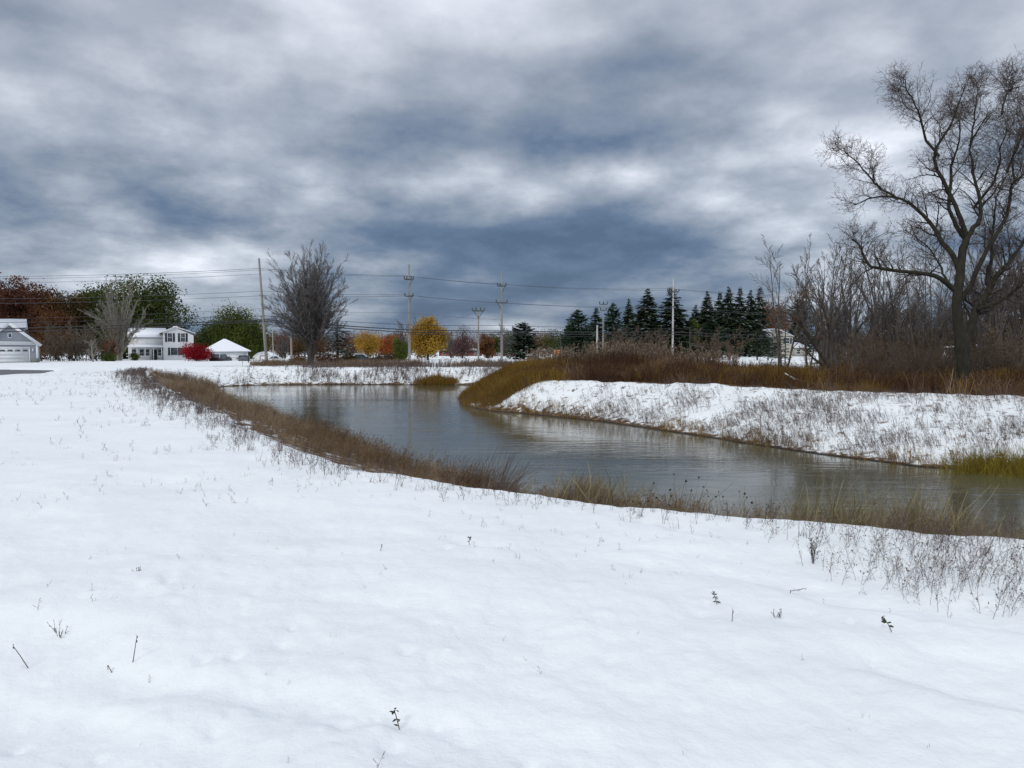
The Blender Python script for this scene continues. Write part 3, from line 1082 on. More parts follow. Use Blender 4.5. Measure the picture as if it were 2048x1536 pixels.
def grey_garage_house():
    Y = 108
    x, _, z = at(21, Y)
    root = empty('garage_house', (x, Y, z), rad(30))
    root.scale = (.86, 1, 1)
    tag(root, 'grey sided house with wide white garage door and snowy gable roof at the left edge', 'house')
    w = MB()
    w.prism([(-3.9, 0), (3.9, 0), (3.9, 2.75), (0, 5.45), (-3.9, 2.75)], 0, 7)
    w.boxr(-14, -3.95, 2.0, 11, 0, 3.0)
    w.prism([(-14, 3.05), (1.8, 3.05), (1.8, 5.2), (-14, 5.2)], 5.0, 9.5)
    w.build('wall', M['grey_siding'], root)
    for sx in (3.35, -3.35):
        st = MB()
        st.boxr(sx - .6, sx + .6, -.05, .0, 0, .62)
        st.build('stone_base', M['grey_stone'], root)
    r = MB()
    gable_front(r, -3.9, 3.9, 0, 5.5, 2.85, 5.6, ov=.4)
    gable_side(r, -14, 1.8, 4.6, 9.9, 5.2, 6.35, ov=.3)
    roofslab(r, [(-14, 1.6, 2.9), (-4.4, 1.6, 2.9), (-4.4, 5.0, 5.0), (-14, 5.0, 5.0)])
    r.build('roof', M['roof_snow'], root)
    t = MB()
    t.boxr(-3.9, 3.9, -.12, 0, 2.5, 2.82)
    for s in (-1, 1):
        t.boxr(s * 3.75 - .16, s * 3.75 + .16, -.08, 0, .62, 2.5)
        roofslab(t, [(0, -.46, 5.42), (s * 4.25, -.46, 2.42), (s * 4.25, -.42, 2.42), (0, -.42, 5.42)], .22)
    t.boxr(-2.75, 2.75, -.07, 0, 2.05, 2.2)
    t.boxr(2.62, 2.75, -.07, 0, 0, 2.05)
    t.boxr(-2.75, -2.62, -.07, 0, 0, 2.05)
    t.build('trim', M['white'], root)
    garage_door(root, -2.6, 2.6, 2.03, -.02, 5)
    window(root, .05, 3.55, .42, .5, -.0, 0, False)
    l = MB()
    l.box((3.15, -.1, 1.75), (.16, .16, .32))
    l.tube([(3.15, -.1, 1.9), (3.15, -.1, 2.02)], [.12, .02], 6)
    l.build('wall_lamp', M['white'], root)
    sl = MB()
    sl.boxr(-3.9, 3.9, -.30, -.05, 2.82, 2.94)
    sl.build('snow_ledge', M['roof_snow'], root)


def white_house():
    Y = 150
    x, _, z = at(327, Y)
    z = EYE - (722 - HZ) / F * Y
    root = empty('white_house', (x, Y, z), rad(24))
    root.scale = (.92, 1, 1)
    tag(root, 'two-storey white house with black shutters and front porch, snow on roof', 'house')
    w = MB()
    w.prism([(0, 0), (5.95, 0), (5.95, 5.0), (2.4, 6.55), (0, 5.6)], 0, 9)
    w.boxr(-6.5, -.02, 1.2, 8.8, 0, 4.9)
    w.prism([(-6.5, 4.92), (-.02, 4.92), (-.02, 5.3), (-6.5, 5.3)], 3, 7)
    w.build('wall', M['white_siding'], root)
    r = MB()
    gable_side(r, -6.5, 0.3, 1.2, 8.8, 4.85, 6.5, ov=.3)
    gable_front(r, -.3, 5.95, 0, 9, 5.65, 6.7, 2.4, .4)
    r.build('roof', M['roof_snow'], root)
    c = MB()
    c.boxr(2.0, 3.0, 5, 5.9, 6.3, 7.0)
    c.build('chimney', M['white'], root)
    window(root, 1.35, 3.75, .85, 1.6, 0, 1)
    window(root, 3.85, 3.75, .85, 1.6, 0, 1)
    window(root, 2.75, 1.15, 2.6, 1.4, 0, 0, cols=2)
    p = MB()
    roofslab(p, [(-6.7, -.5, 2.75), (0, -.5, 2.75), (0, 1.2, 3.35), (-6.7, 1.2, 3.35)], .12)
    p.build('porch_roof', M['roof_snow'], root)
    for i in range(5):
        q = MB()
        q.boxr(-6.5 + i * 1.55 - .07, -6.5 + i * 1.55 + .07, -.35, -.21, 0, 2.62)
        q.build('porch_post', M['white'], root)
    for a, b in ((-5.0, -2.6), (-1.1, -.4)):
        q = MB()
        q.boxr(a, b, -.31, -.25, .95, 1.05)
        q.boxr(a, b, -.31, -.25, .2, .28)
        xx = a + .1
        while xx < b:
            q.boxr(xx - .025, xx + .025, -.30, -.26, .28, .95)
            xx += .17
        q.build('railing', M['white'], root)
    d = MB()
    d.boxr(-2.1, -1.2, 1.14, 1.22, .1, 2.2)
    d.build('door', M['shutter'], root)
    for wx in (-5.6, -4.1, -3.1, -.6):
        window(root, wx, .9, .75, 1.35, 1.2, 1, False)
    e = MB()
    e.boxr(-6.75, 0, -.5, 1.18, -.5, .08)
    e.build('porch_floor', M['roof_snow'], root)


def detached_garage():
    Y = 140
    x = (450 - 1024) / F * Y
    z = EYE - (727 - HZ) / F * Y
    root = empty('detached_garage', (x, Y, z), rad(20))
    root.scale = (.94, 1, 1)
    tag(root, 'white double garage with snowy hipped roof beside the red bush', 'garage')
    w = MB()
    w.boxr(-3.6, 4.2, 0, 7.5, 0, 2.35)
    w.build('wall', M['white_siding'], root)
    r = MB()
    x0, x1, y0, y1 = -4.2, 4.8, -.5, 8.0
    ez, pz = 2.3, 4.5
    v = [(x0, y0, ez), (x1, y0, ez), (x1, y1, ez), (x0, y1, ez), (-.2, 3.0, pz), (.2, 5, pz)]
    v += [(a, b, c - .16) for a, b, c in v[:4]]
    r.add(v, [(0, 1, 4), (2, 3, 5)])
    r.add(v, [(1, 2, 5, 4), (3, 0, 4, 5), (0, 6, 7, 1), (1, 7, 8, 2), (2, 8, 9, 3), (3, 9, 6, 0), (9, 8, 7, 6)])
    r.build('roof', M['roof_snow'], root)
    garage_door(root, -3.1, .0, 2.0, -.03, 0)
    garage_door(root, .5, 3.6, 2.0, -.03, 0)
    t = MB()
    t.boxr(-3.6, 4.2, -.07, -.0, 2.02, 2.14)
    t.boxr(.12, .38, -.07, 0, 0, 2.02)
    t.boxr(4.0, 4.2, -.07, 0, 0, 2.02)
    t.build('trim', M['white'], root)


def shed():
    Y = 138
    x = (527 - 1024) / F * Y
    z = EYE - (728 - HZ) / F * Y
    root = empty('garden_shed', (x, Y, z))
    tag(root, 'small white shed with rounded snowy roof behind the leaning utility pole', 'shed')
    w = MB()
    pr = [(-1.6, 0), (1.6, 0), (1.6, 1.35), (.9, 1.85), (0, 2.05), (-.9, 1.85), (-1.6, 1.35)]
    w.prism(pr, 0, 3)
    w.build('wall', M['white_siding'], root)
    r = MB()
    q = [(-1.85, 1.25), (-1.0, 1.95), (0, 2.2), (1.0, 1.95), (1.85, 1.25)]
    for a, b in zip(q[:-1], q[1:]):
        roofslab(r, [(a[0], -.2, a[1]), (b[0], -.2, b[1]), (b[0], 3.2, b[1]), (a[0], 3.2, a[1])], .12)
    r.build('roof', M['roof_snow'], root)
    d = MB()
    d.boxr(-.5, .5, -.05, 0, .05, 1.4)
    d.build('door', M['white'], root)
    t = MB()
    for s in (-1, 1):
        t.boxr(s * .56 - .06, s * .56 + .06, -.07, 0, .05, 1.4)
    t.boxr(-.5, .5, -.07, 0, 1.4, 1.5)
    t.build('trim', M['shutter'], root)


def ranch(px0, px1, Y, label, base_y=713.5, h=2.1, rh=3.7, mat='brick', roof='pale_roof', name='brick_house'):
    s = Y / F
    x = (px0 + px1) / 2
    W = (px1 - px0) * s
    z = EYE - (base_y - HZ) * s
    root = empty(name, ((x - 1024) * s, Y, z))
    tag(root, label, 'house')
    w = MB()
    w.boxr(-W / 2, W / 2, 0, 9, -.8, h)
    w.build('wall', M[mat], root)
    r = MB()
    x0, x1, y0, y1 = -W / 2 - .6, W / 2 + .6, -.6, 9.6
    v = [(x0, y0, h), (x1, y0, h), (x1, y1, h), (x0, y1, h), (-W / 2 + min(3, W * .35), 4.5, rh), (W / 2 - min(3, W * .35), 4.5, rh)]
    r.add(v, [(0, 1, 5, 4), (2, 3, 4, 5), (3, 2, 1, 0)])
    r.add(v, [(1, 2, 5), (3, 0, 4)])
    r.build('roof', M[roof], root)
    n = max(2, int(W / 4))
    for i in range(n):
        xx = -W / 2 + W * (i + .5) / n
        window(root, xx, .8, 1.2, 1.0, 0, 0, False)
    d = MB()
    d.boxr(-W * .18 - .5, -W * .18 + .5, -.05, 0, 0, 2.0)
    d.build('door', M['white'], root)
    return root


def right_house():
    Y = 183
    s = Y / F
    x = (1530 - 1024) * s
    z = EYE - (712.5 - HZ) * s
    root = empty('sided_house', (x, Y, z), 0)
    tag(root, 'two-storey tan house with chimney and snowy roof behind the small spruces', 'house')
    w = MB()
    w.boxr(-7.5, 2.5, 0, 8, -.3, 4.9)
    w.prism([(2.52, -.3), (6.0, -.3), (6.0, 4.7), (2.52, 6.2)], -1.2, 8)
    w.prism([(-7.5, 4.9), (2.5, 4.9), (2.5, 5.6), (-7.5, 5.6)], 2, 6)
    w.boxr(6.0, 9.4, -.6, 6, -.3, 2.2)
    w.build('wall', M['tan_siding'], root)
    r = MB()
    gable_side(r, -7.5, 2.5, 0, 8, 4.85, 6.6, .3)
    roofslab(r, [(2.3, -1.5, 6.55), (6.4, -1.5, 4.7), (6.4, 8.3, 4.7), (2.3, 8.3, 6.55)])
    roofslab(r, [(6.0, -1.0, 2.1), (9.9, -1.0, 2.1), (9.0, 3, 3.3), (6.0, 3, 3.5)])
    r.build('roof', M['roof_snow'], root)
    c = MB()
    c.boxr(-6.2, -5.0, -.5, .4, -.3, 7.1)
    c.build('chimney', M['chimney'], root)
    window(root, 4.8, 3.0, .9, 1.3, -1.2, 1)
    for xx in (-3.8, -1.6, .8):
        window(root, xx, 3.0, .9, 1.2, 0, 1)
        window(root, xx, .5, .9, 1.2, 0, 1)
    window(root, 7.6, .6, .9, 1.0, -.6, 1, False)


grey_garage_house()
white_house()
detached_garage()
shed()
ranch(878, 962, 330, 'low red brick ranch house with pale roof right of the yellow tree', name='brick_house')
ranch(985, 1030, 330, 'short red brick house seen behind the third tall pole', name='brick_house')
ranch(1064, 1098, 300, 'small far cottage under a thick white snow roof by the dark pine', 712, 1.7, 3.3, 'white_siding', 'roof_snow', 'cottage')
ranch(1334, 1374, 190, 'house whose snowy roof just clears the brown grass by the pale tall pole', 712, 1.1, 2.2, 'tan_siding', 'roof_snow', 'low_house')
ranch(2012, 2090, 70, 'snow-covered roof glimpsed through brush at the right edge', 720, 1.15, 2.0, 'tan_siding', 'roof_snow', 'low_house')
right_house()

# ------------------------------------------------------------------ vehicles


def vehicle(name, px, Y, base_y, L, W, H, label, mat, rz, boxy=False, snow=False):
    s = Y / F
    root = empty(name, ((px - 1024) * s, Y, EYE - (base_y - HZ) * s), rz)
    tag(root, label, 'car', 'cars parked by the garage')
    # cross-sections along x: (x, zlow, zhigh, halfwidth)
    b = MB()
    hl = L / 2
    hood = .62 * H
    prof = [(-hl, .42, .62 * H, .44), (-hl + .15, .25, hood, .48), (-hl * .35, .22, hood * 1.04, .5), (hl * .35, .22, hood * 1.04, .5),
            (hl - .15, .25, hood if not boxy else hood * 1.02, .48), (hl, .42, .6 * H, .44)]
    V, Fc = [], []
    for (x, a, c, w) in prof:
        w = w * W
        V += [(x, -w, a), (x, -w * 1.02, (a + c) / 2), (x, -w * .92, c), (x, w * .92, c), (x, w * 1.02, (a + c) / 2), (x, w, a)]
    for i in range(len(prof) - 1):
        for j in range(6):
            Fc.append((i * 6 + j, i * 6 + (j + 1) % 6, (i + 1) * 6 + (j + 1) % 6, (i + 1) * 6 + j))
    b.add(V, Fc)
    b.add(V, [(0, 5, 4, 1), (1, 4, 3, 2)])
    o_ = (len(prof) - 1) * 6
    b.add(V, [(o_ + 1, o_ + 4, o_ + 5, o_), (o_ + 2, o_ + 3, o_ + 4, o_ + 1)])
    b.build('body', mat, root, smooth=False)
    g = MB()
    x0, x1 = (-hl * .95 if boxy else -hl * .55), hl * .38
    xt0, xt1 = (-hl * .82 if boxy else -hl * .25), hl * .12
    zb, zt = hood * 1.03, H
    wb, wt = W * .45, W * .38
    v = [(x0, -wb, zb), (x1, -wb, zb), (x1, wb, zb), (x0, wb, zb), (xt0, -wt, zt - .07), (xt1, -wt, zt - .07), (xt1, wt, zt - .07), (xt0, wt, zt - .07)]
    g.add(v, [(0, 1, 5, 4), (1, 2, 6, 5), (2, 3, 7, 6), (3, 0, 4, 7)])
    g.build('window', M['glass'], root)
    r = MB()
    r.boxr(xt0 - .04, xt1 + .04, -wt - .03, wt + .03, zt - .07, zt)
    for (i, j) in ((0, 4), (1, 5), (2, 6), (3, 7)):
        r.tube([v[i], v[j]], .045, 4)
    r.build('roof', M['roof_snow'] if snow else mat, root)
    for sx in (-1, 1):
        for sy in (-1, 1):
            q = MB()
            cx, cy, rr = sx * hl * .62, sy * W * .43, .34
            a = np.linspace(0, 2 * np.pi, 17)[:-1]
            V = [(cx + rr * math.cos(t), cy - .11, rr + rr * math.sin(t)) for t in a] + [(cx + rr * math.cos(t), cy + .11, rr + rr * math.sin(t)) for t in a]
            V += [(cx, cy - .11, rr), (cx, cy + .11, rr)]
            q.add(V, [(i, (i + 1) % 16, 16 + (i + 1) % 16, 16 + i) for i in range(16)])
            q.add(V, [(32, (i + 1) % 16, i) for i in range(16)] + [(33, 16 + i, 16 + (i + 1) % 16) for i in range(16)])
            q.build('wheel', M['tyre'], root)
    for sy in (-1, 1):
        q = MB()
        q.boxr(-hl - .02, -hl + .1, sy * W * .40 - .12, sy * W * .40 + .12, hood * .78, hood * .98)
        q.build('tail_light', M['tail_light'], root)
        q = MB()
        q.boxr(x1 * .9 - .08, x1 * .9 + .08, sy * W * .55 - .12, sy * W * .55 + .12, zb, zb + .2)
        q.build('mirror', mat, root)


vehicle('parked_suv', 442, 132, 728.5, 4.6, 1.95, 1.8, 'black parked suv seen from behind before the white garage', M['car_black'], rad(84), True, True)
vehicle('parked_car', 488, 130, 731, 4.8, 1.95, 1.7, 'dark grey car with a low windscreen parked right of the black suv', M['car_grey'], rad(-70), True)
vehicle('parked_car', 552, 136, 727, 4.4, 1.8, 1.35, 'small car covered in snow beside the garden shed', M['car_white'], rad(10), False, True)
vehicle('parked_car', 723, 100, 730, 5.2, 1.9, 1.45, 'car with snowy roof half hidden in brown brush below the yellow trees', M['car_grey'], rad(6), False, True)

# ------------------------------------------------------------------ poles and wires


def pole(px, Y, top, base_y, label, r=.15, mat='pole_wood', lean=0.0, arms=(), name='utility_pole', group='utility poles along the road'):
    s = Y / F
    x = (px - 1024) * s
    z0 = EYE - (base_y - HZ) * s
    zt = EYE + (HZ - top) * s
    root = empty(name, (x, Y, z0))
    tag(root, label, 'utility pole', group)
    H = zt - z0
    dx = lean * s
    p = MB()
    k = np.linspace(0, 1, 6)
    p.tube(np.stack([dx * k, 0 * k, -.3 + (H + .3) * k], 1), r * (1.1 - .5 * k), 8)
    p.add([(dx - .09, -.09, H), (dx + .09, -.09, H), (dx + .09, .09, H), (dx - .09, .09, H)], [(0, 1, 2, 3)])
    p.build('pole', M[mat], root, smooth=True)
    for (ay, half, rot, ins, brace) in arms:
        zz = EYE + (HZ - ay) * s - z0
        xx = dx * zz / H
        h = half * s
        c, sn = math.cos(rot), math.sin(rot)
        a = MB()
        a.tube([(xx - h * c, -.12 - h * sn, zz), (xx + h * c, -.12 + h * sn, zz)], .075, 4)
        ao = a.build('crossarm', M['hardware'], root)
        if brace:
            b = MB()
            for sg in brace:
                b.tube([(xx, -.1, zz - 1.0), (xx + sg * h * .8 * c, -.1 + sg * h * .8 * sn, zz)], .04, 4)
            b.build('brace', M['hardware'], root)
        for q in ins:
            i = MB()
            bx, by = xx + q * h * c, -.12 + q * h * sn
            i.tube([(bx, by, zz + .04), (bx, by, zz + .18), (bx, by, zz + .24), (bx, by, zz + .34), (bx, by, zz + .45)], [.04, .12, .06, .12, .04], 6)
            i.build('insulator', M['hardware'], ao)
    return root


pole(534, 95, 518, 729, 'tall leaning utility pole left of the big fan-shaped bare tree', .19, 'pole_wood', lean=-13)
pole(819, 105, 530, 724, 'tall pole with two crossarms and uneven brackets left of the round yellow tree', .18, 'pole_wood',
     arms=((560, 9, .3, (-1, -.45, .5, 1), (1,)), (593, 8, .2, (-1, 1), (1,))))
pole(1003.5, 108, 544, 731, 'tall pole with two short crossarms right of the small T-topped pole', .17, 'pole_wood',
     arms=((573, 9, .4, (-1, -.4, 1), (1,)), (606, 11, .1, (-1, 1), (-1,))))
pole(957, 102, 622, 735, 'shorter pole with one wide braced crossarm just left of a tall pole', .13, 'pole_wood',
     arms=((622, 12, .1, (-1, -.4, .4, 1), (-1, 1)),))
pole(1206, 120, 606, 715, 'brown pole with a flat crossarm before the dark spruces', .15, 'pole_wood',
     arms=((609, 8, .1, (-1, 0, 1), ()), (621, 6, .2, (-1, 1), ())))
pole(1194, 112, 650, 716, 'short pale grey stub pole just left of the brown crossarm pole', .17, 'pole_pale')
pole(1345, 122, 557, 716, 'pale tall pole with a branched top standing behind the brown mound', .16, 'pole_pale',
     arms=((584, 13, .35, (-1, -.5, .5, 1), (-1, 1)), (614, 5, .1, (), ())))
pole(1379, 118, 655, 716, 'thin black post right of the pale tall pole', .09, 'pole_dark')
pole(1121, 112, 665, 722, 'thin black post beside the orange box', .085, 'pole_dark')
pole(583, 125, 663, 725, 'short wooden pole seen through the trunk side of the fan-shaped bare tree', .19, 'pole_wood')
pole(547, 130, 660, 722, 'slim pole with a white lower section behind the shed', .07, 'pole_pale', lean=-1)
pole(1570, 60, 612, 745, 'thin grey pole in front of the tan house', .05, 'pole_dark')


def wire(pts, r, label, sag=.004, mat='wire'):
    P = []
    W = [Vector(((x - 1024) / F * Y, Y - .12, EYE + (HZ - y) / F * Y)) for x, y, Y in pts]
    for a, b in zip(W[:-1], W[1:]):
        L = (b - a).length
        for t in np.linspace(0, 1, 14)[:-1]:
            q = a.lerp(b, float(t))
            P.append((q.x, q.y, q.z - 4 * t * (1 - t) * L * sag))
    P.append(tuple(W[-1]))
    m = MB()
    m.tube(P, r, 5)
    tag(m.build('power_line', M[mat]), label, 'power line', 'overhead lines strung between the poles')


Y0, Y1, Y2, Y3, Y4, Y5 = 98, 95, 105, 108, 122, 150
wire([(-300, 551, Y0), (521, 538, Y1), (812, 552, Y2), (997, 569, Y3), (1334, 578, Y4), (2500, 618, Y5)], .022, 'highest thin wire, from the leaning pole top to the tall crossarm poles', .010, 'wire_thin')
wire([(-300, 555, Y0), (521, 541, Y1), (826, 554, Y2), (1011, 570, Y3), (1356, 581, Y4), (2500, 622, Y5)], .018, 'second wire, close below the highest one', .011, 'wire_thin')
wire([(-300, 568, Y0), (523, 549, Y1)], .018, 'thin wire running only to the left of the leaning pole top', .008, 'wire_thin')
wire([(-300, 597, Y0), (527, 583, Y1), (812, 590, Y2), (996, 606, Y3), (1345, 614, Y4), (2500, 662, Y5)], .020, 'upper wire of the middle pair', .008, 'wire_thin')
wire([(-300, 606, Y0), (528, 592, Y1), (826, 592, Y2), (1011, 607, Y3), (1347, 617, Y4), (2500, 668, Y5)], .022, 'lower wire of the middle pair', .008, 'wire_thin')
wire([(-300, 640, Y0), (530, 617, Y1), (820, 626, Y2), (1004, 640, Y3)], .014, 'single faint wire between the middle pair and the cable bundle', .008, 'wire_thin')
wire([(-300, 648, Y0), (532, 632, Y1), (819, 650, Y2), (1003, 651, Y3), (1345, 657, Y4), (2500, 690, Y5)], .028, 'thin cable running just above the black bundle', .004)
wire([(-300, 664, Y0), (533, 640, Y1), (819, 660, Y2), (1003, 662, Y3), (1345, 664, Y4), (2500, 698, Y5)], .060, 'thick black cable, topmost of the bundle', .003)
wire([(-300, 670, Y0), (533, 643, Y1), (819, 665, Y2), (1003, 665, Y3), (1345, 669, Y4), (2500, 702, Y5)], .055, 'thick black cable, middle of the bundle', .005)
wire([(819, 669, Y2), (1003, 669, Y3), (1345, 675, Y4)], .035, 'lowest black cable, right of the pole beside the yellow tree', .004)
wire([(850, 648, 240), (957, 623, 102)], .015, 'slanting wire rising to the small T-topped pole', .004, 'wire_thin')

# orange box by the black post, mailbox, leaning white board
mb_ = MB()
mb_.boxr(-.65, .65, -.5, .5, .25, 1.0)
mb_.prism([(-.7, 1.0), (.7, 1.0), (.5, 1.2), (-.5, 1.2)], -.5, .5)
mb_.boxr(-.55, -.4, -.45, .45, 0, .25)
mb_.boxr(.4, .55, -.45, .45, 0, .25)
o = mb_.build('salt_bin', M['orange_paint'])
o.location = ((1116 - 1024) / F * 125, 125, EYE - (714.5 - HZ) / F * 125)
tag(o, 'small orange bin standing left of a thin black post', 'bin')
for (px, Y, by, h, lab) in ((497, 110, 733, 1.3, 'dark mailbox on a post before the parked cars'), (610, 90, 733, 1.5, 'mailbox on a dark post at the foot of the fan-shaped bare tree')):
    s = Y / F
    root = empty('mailbox', ((px - 1024) * s, Y, EYE - (by - HZ) * s))
    tag(root, lab, 'mailbox')
    p = MB()
    p.boxr(-.06, .06, -.06, .06, -.2, h)
    p.build('post', M['pole_dark'], root)
    p = MB()
    a = np.linspace(0, np.pi, 7)
    p.prism([(-.14, h), (.14, h)] + [(.14 * math.cos(t), h + .14 + .12 * math.sin(t)) for t in a], -.28, .28)
    p.build('box', M['hardware'], root)

# ------------------------------------------------------------------ trees


def hero_tree():
    """the big bare tree at the right, its limbs traced at the tree's own distance"""
    Y = 32.0
    s = Y / F
    bx = (1925 - 1024) * s
    root = empty('bare_tree', (bx, Y, gz(bx, Y)))
    tag(root, 'big spreading bare tree with dark mossy trunk at the right edge', 'tree')
    W = lambda px, py, d: ((px - 1925) * s, d, EYE + (HZ - py) * s - gz(bx, Y))
    limbs = [  # points, start radius px, end radius px, depth drift
        ([(1930, 790), (1926, 740), (1920, 690), (1913, 640), (1912, 600), (1914, 560), (1918, 515), (1922, 490), (1928, 474)], 13, 7, 0.0, 0),
        ([(1905, 580), (1880, 565), (1854, 551), (1801, 547), (1743, 541), (1717, 531), (1705, 507), (1690, 490), (1675, 484), (1661, 472)], 6.5, 1.2, 0.0, -1.0),
        ([(1914, 545), (1907, 516), (1893, 495), (1881, 475), (1866, 446), (1850, 424), (1828, 402), (1803, 391), (1780, 386), (1753, 391), (1730, 402), (1709, 400), (1672, 408)], 7, 1.0, 0.0, 1.4),
        ([(1803, 391), (1775, 370), (1757, 345), (1731, 310), (1705, 286), (1687, 262)], 3.2, .8, .8, .9),
        ([(1926, 478), (1916, 458), (1904, 440), (1891, 417), (1862, 371), (1846, 345), (1838, 314), (1858, 281), (1868, 250), (1871, 231), (1878, 205), (1871, 181), (1840, 159)], 6.5, .9, 0, -1.6),
        ([(1842, 330), (1812, 297), (1800, 270), (1790, 249), (1771, 222), (1755, 200), (1744, 179)], 3.2, .8, -1.0, -.8),
        ([(1925, 480), (1908, 445), (1902, 417), (1910, 347), (1919, 319), (1937, 281), (1943, 231), (1932, 205), (1902, 174)], 5.5, .9, 0, 1.8),
        ([(1928, 474), (1945, 455), (1958, 440), (1961, 413), (1955, 375), (1950, 340), (1946, 290), (1972, 242), (1994, 214), (2027, 196)], 6.5, .9, 0, .9),
        ([(1946, 290), (1955, 250), (1967, 187), (1970, 144)], 2.8, .7, .6, .5),
        ([(1918, 600), (1933, 572), (1948, 528), (1965, 485), (1986, 440), (1985, 400), (1983, 384), (2000, 365), (2016, 347), (2046, 308), (2070, 270)], 6.5, 1.0, 0, -1.7),
        ([(1929, 760), (1938, 700), (1952, 655), (1970, 615), (1992, 586), (2015, 550), (2048, 515), (2080, 470), (2110, 400), (2125, 330)], 12, 2, .2, 1.2),
        ([(1992, 586), (2000, 540), (2012, 485), (2022, 430), (2033, 380), (2060, 330), (2065, 270)], 5, .9, .6, 1.6),
        ([(1960, 618), (2000, 600), (2040, 560), (2090, 530), (2150, 500)], 5, 1, .3, -1.4),
        ([(1913, 590), (1895, 555), (1885, 520), (1872, 490), (1850, 465), (1835, 450)], 3.5, .8, 0, 1.5),
        ([(1972, 242), (1986, 200), (2000, 190), (2012, 176), (2020, 165)], 2.4, .7, -.6, .8),
        ([(2016, 347), (2026, 300), (2038, 262), (2040, 232), (2046, 205), (2050, 190)], 3.0, .7, .4, -1.2),
        ([(2046, 515), (2052, 450), (2040, 390), (2046, 330), (2062, 270), (2060, 220)], 4.0, .8, -.8, 1.4),
        ([(1961, 413), (1990, 370), (2000, 330), (1998, 290), (2012, 250), (2016, 210)], 3.4, .7, .8, -1.0),
        ([(1983, 384), (1970, 340), (1980, 300), (2000, 270), (2030, 250)], 2.6, .7, -1.2, -.9),
    ]
    tr, tw = MB(), MB()
    P0, R0 = [], []
    for (pts, r0, r1, d0, d1) in limbs:
        n = len(pts)
        dd = np.linspace(d0, d0 + d1, n)
        C = np.array([W(a, b, d) for (a, b), d in zip(pts, dd)])
        # smooth resample
        t = np.linspace(0, (n - 1) * (.85 if r0 < 12.5 else 1), 18)
        i = np.clip(t.astype(int), 0, n - 2)
        u = (t - i)[:, None]
        p0, p1, p2, p3 = C[np.maximum(i - 1, 0)], C[i], C[i + 1], C[np.minimum(i + 2, n - 1)]
        Q = .5 * (2 * p1 + (p2 - p0) * u + (2 * p0 - 5 * p1 + 4 * p2 - p3) * u ** 2 + (3 * p1 - p0 - 3 * p2 + p3) * u ** 3)
        Q[1:] += rng.normal(size=Q[1:].shape) * .02
        R = np.linspace(r0, r1, 18) * s * (.84 if r0 < 10 else .92)
        tr.tubes(Q[None], R[None], 9 if r0 > 9 else 7)
        P0.append(Q)
        R0.append(R)
    P0, R0 = np.array(P0), np.array(R0)
    # the first (trunk) carries few side branches, the limbs many
    P1, R1 = spawn(P0[1:], R0[1:], 20, (.27, 1), (.9, 2.5), (28, 72), 10, .03, .16, .45, .012, True, .68)
    tr.tubes(P1, R1, 5)
    P1b, R1b = spawn(P0[:1], R0[:1], 3, (.85, 1), (.7, 1.6), (35, 70), 10, .04, .17, .16, .010, True, .3)
    tr.tubes(P1b, R1b, 5)
    P1, R1 = np.concatenate([P1, P1b]), np.concatenate([R1, R1b])
    P2, R2 = spawn(P1, R1, 8, (.12, 1), (.4, 1.1), (28, 70), 6, .035, .18, .55, .0065, True, .4)
    tw.tubes(P2, R2, 3, rng.random(len(P2)) * .5)
    P3, R3 = spawn(P2, R2, 4, (.2, 1), (.18, .5), (25, 65), 4, .04, .18, .6, .0052, True, .3)
    tw.tubes(P3, R3, 3, rng.random(len(P3)) * .6)
    P4, R4 = spawn(P3, R3, 2, (.3, 1), (.08, .22), (25, 60), 3, .03, .15, .7, .005, True, .3)
    tw.tubes(P4, R4, 3, rng.random(len(P4)) * .7)
    tr.build('trunk', M['bark_moss'], root, smooth=True)
    tw.build('branches', M['twig'], root)


hero_tree()


def top_h(top, Y, z0=None, px=1024):
    z0 = at(px, Y)[2] if z0 is None else z0
    return EYE + (HZ - top) / F * Y - z0


rng = np.random.default_rng(101)
# fan-shaped bare tree behind the pond
Y = 88
H = top_h(478, Y, px=625)
tr, cr = vase(H * .96, 176 * Y / F, 120, .47, .38, (13, 8, 5), rmin=.0125, tr_r=.060)
tree_obj('bare_tree', at(622, Y), 'large fan-shaped bare tree with many upright limbs beyond the pond', 'tree', tr, cr, M['bark'], M['twig_grey'])

# pale bare tree before the green oak
Y = 140
H = top_h(543, Y, px=235)
tr, cr = vase(H * .95, 140 * Y / F, 36, .55, .42, (11, 7, 5), rmin=.024, tr_r=.13, z1=.38, bow=.2, base=.6)
tree_obj('bare_tree', at(238, Y), 'pale grey bare tree with twin trunks left of the white house', 'tree', tr, cr, M['bark_pale'], M['twig_pale'])
Y = 120
tr, cr, _ = bare(3.6, 2, (16, 26), .14, ((8, .4, .7, 30, 70), (7, .4, .6, 25, 60), (5, .4, .6, 25, 60)), .02, .02, .3, .12)
tree_obj('small_tree', at(187, Y), 'small pale Y-shaped bare tree at the dark edge of the wood', 'tree', tr, cr, M['bark_pale'], M['twig_pale'])

rng = np.random.default_rng(102)
# leafy trees at the left
def leafy_at(name, px, Y, top, wpx, label, mat, clumps=60, leaves=5000, size=.5, z0=.12, mode='round', cat='tree', group=None, bark='bark', base=None, **k):
    p = at(px, Y)
    H = top_h(top, Y, p[2])
    tr, cr = leafy(H * 1.03, wpx * Y / F, clumps, int(leaves * 1.7), size * .74, z0, mode, **k)
    return tree_obj(name, p, label, cat, tr, cr, M[bark], M[mat], group)


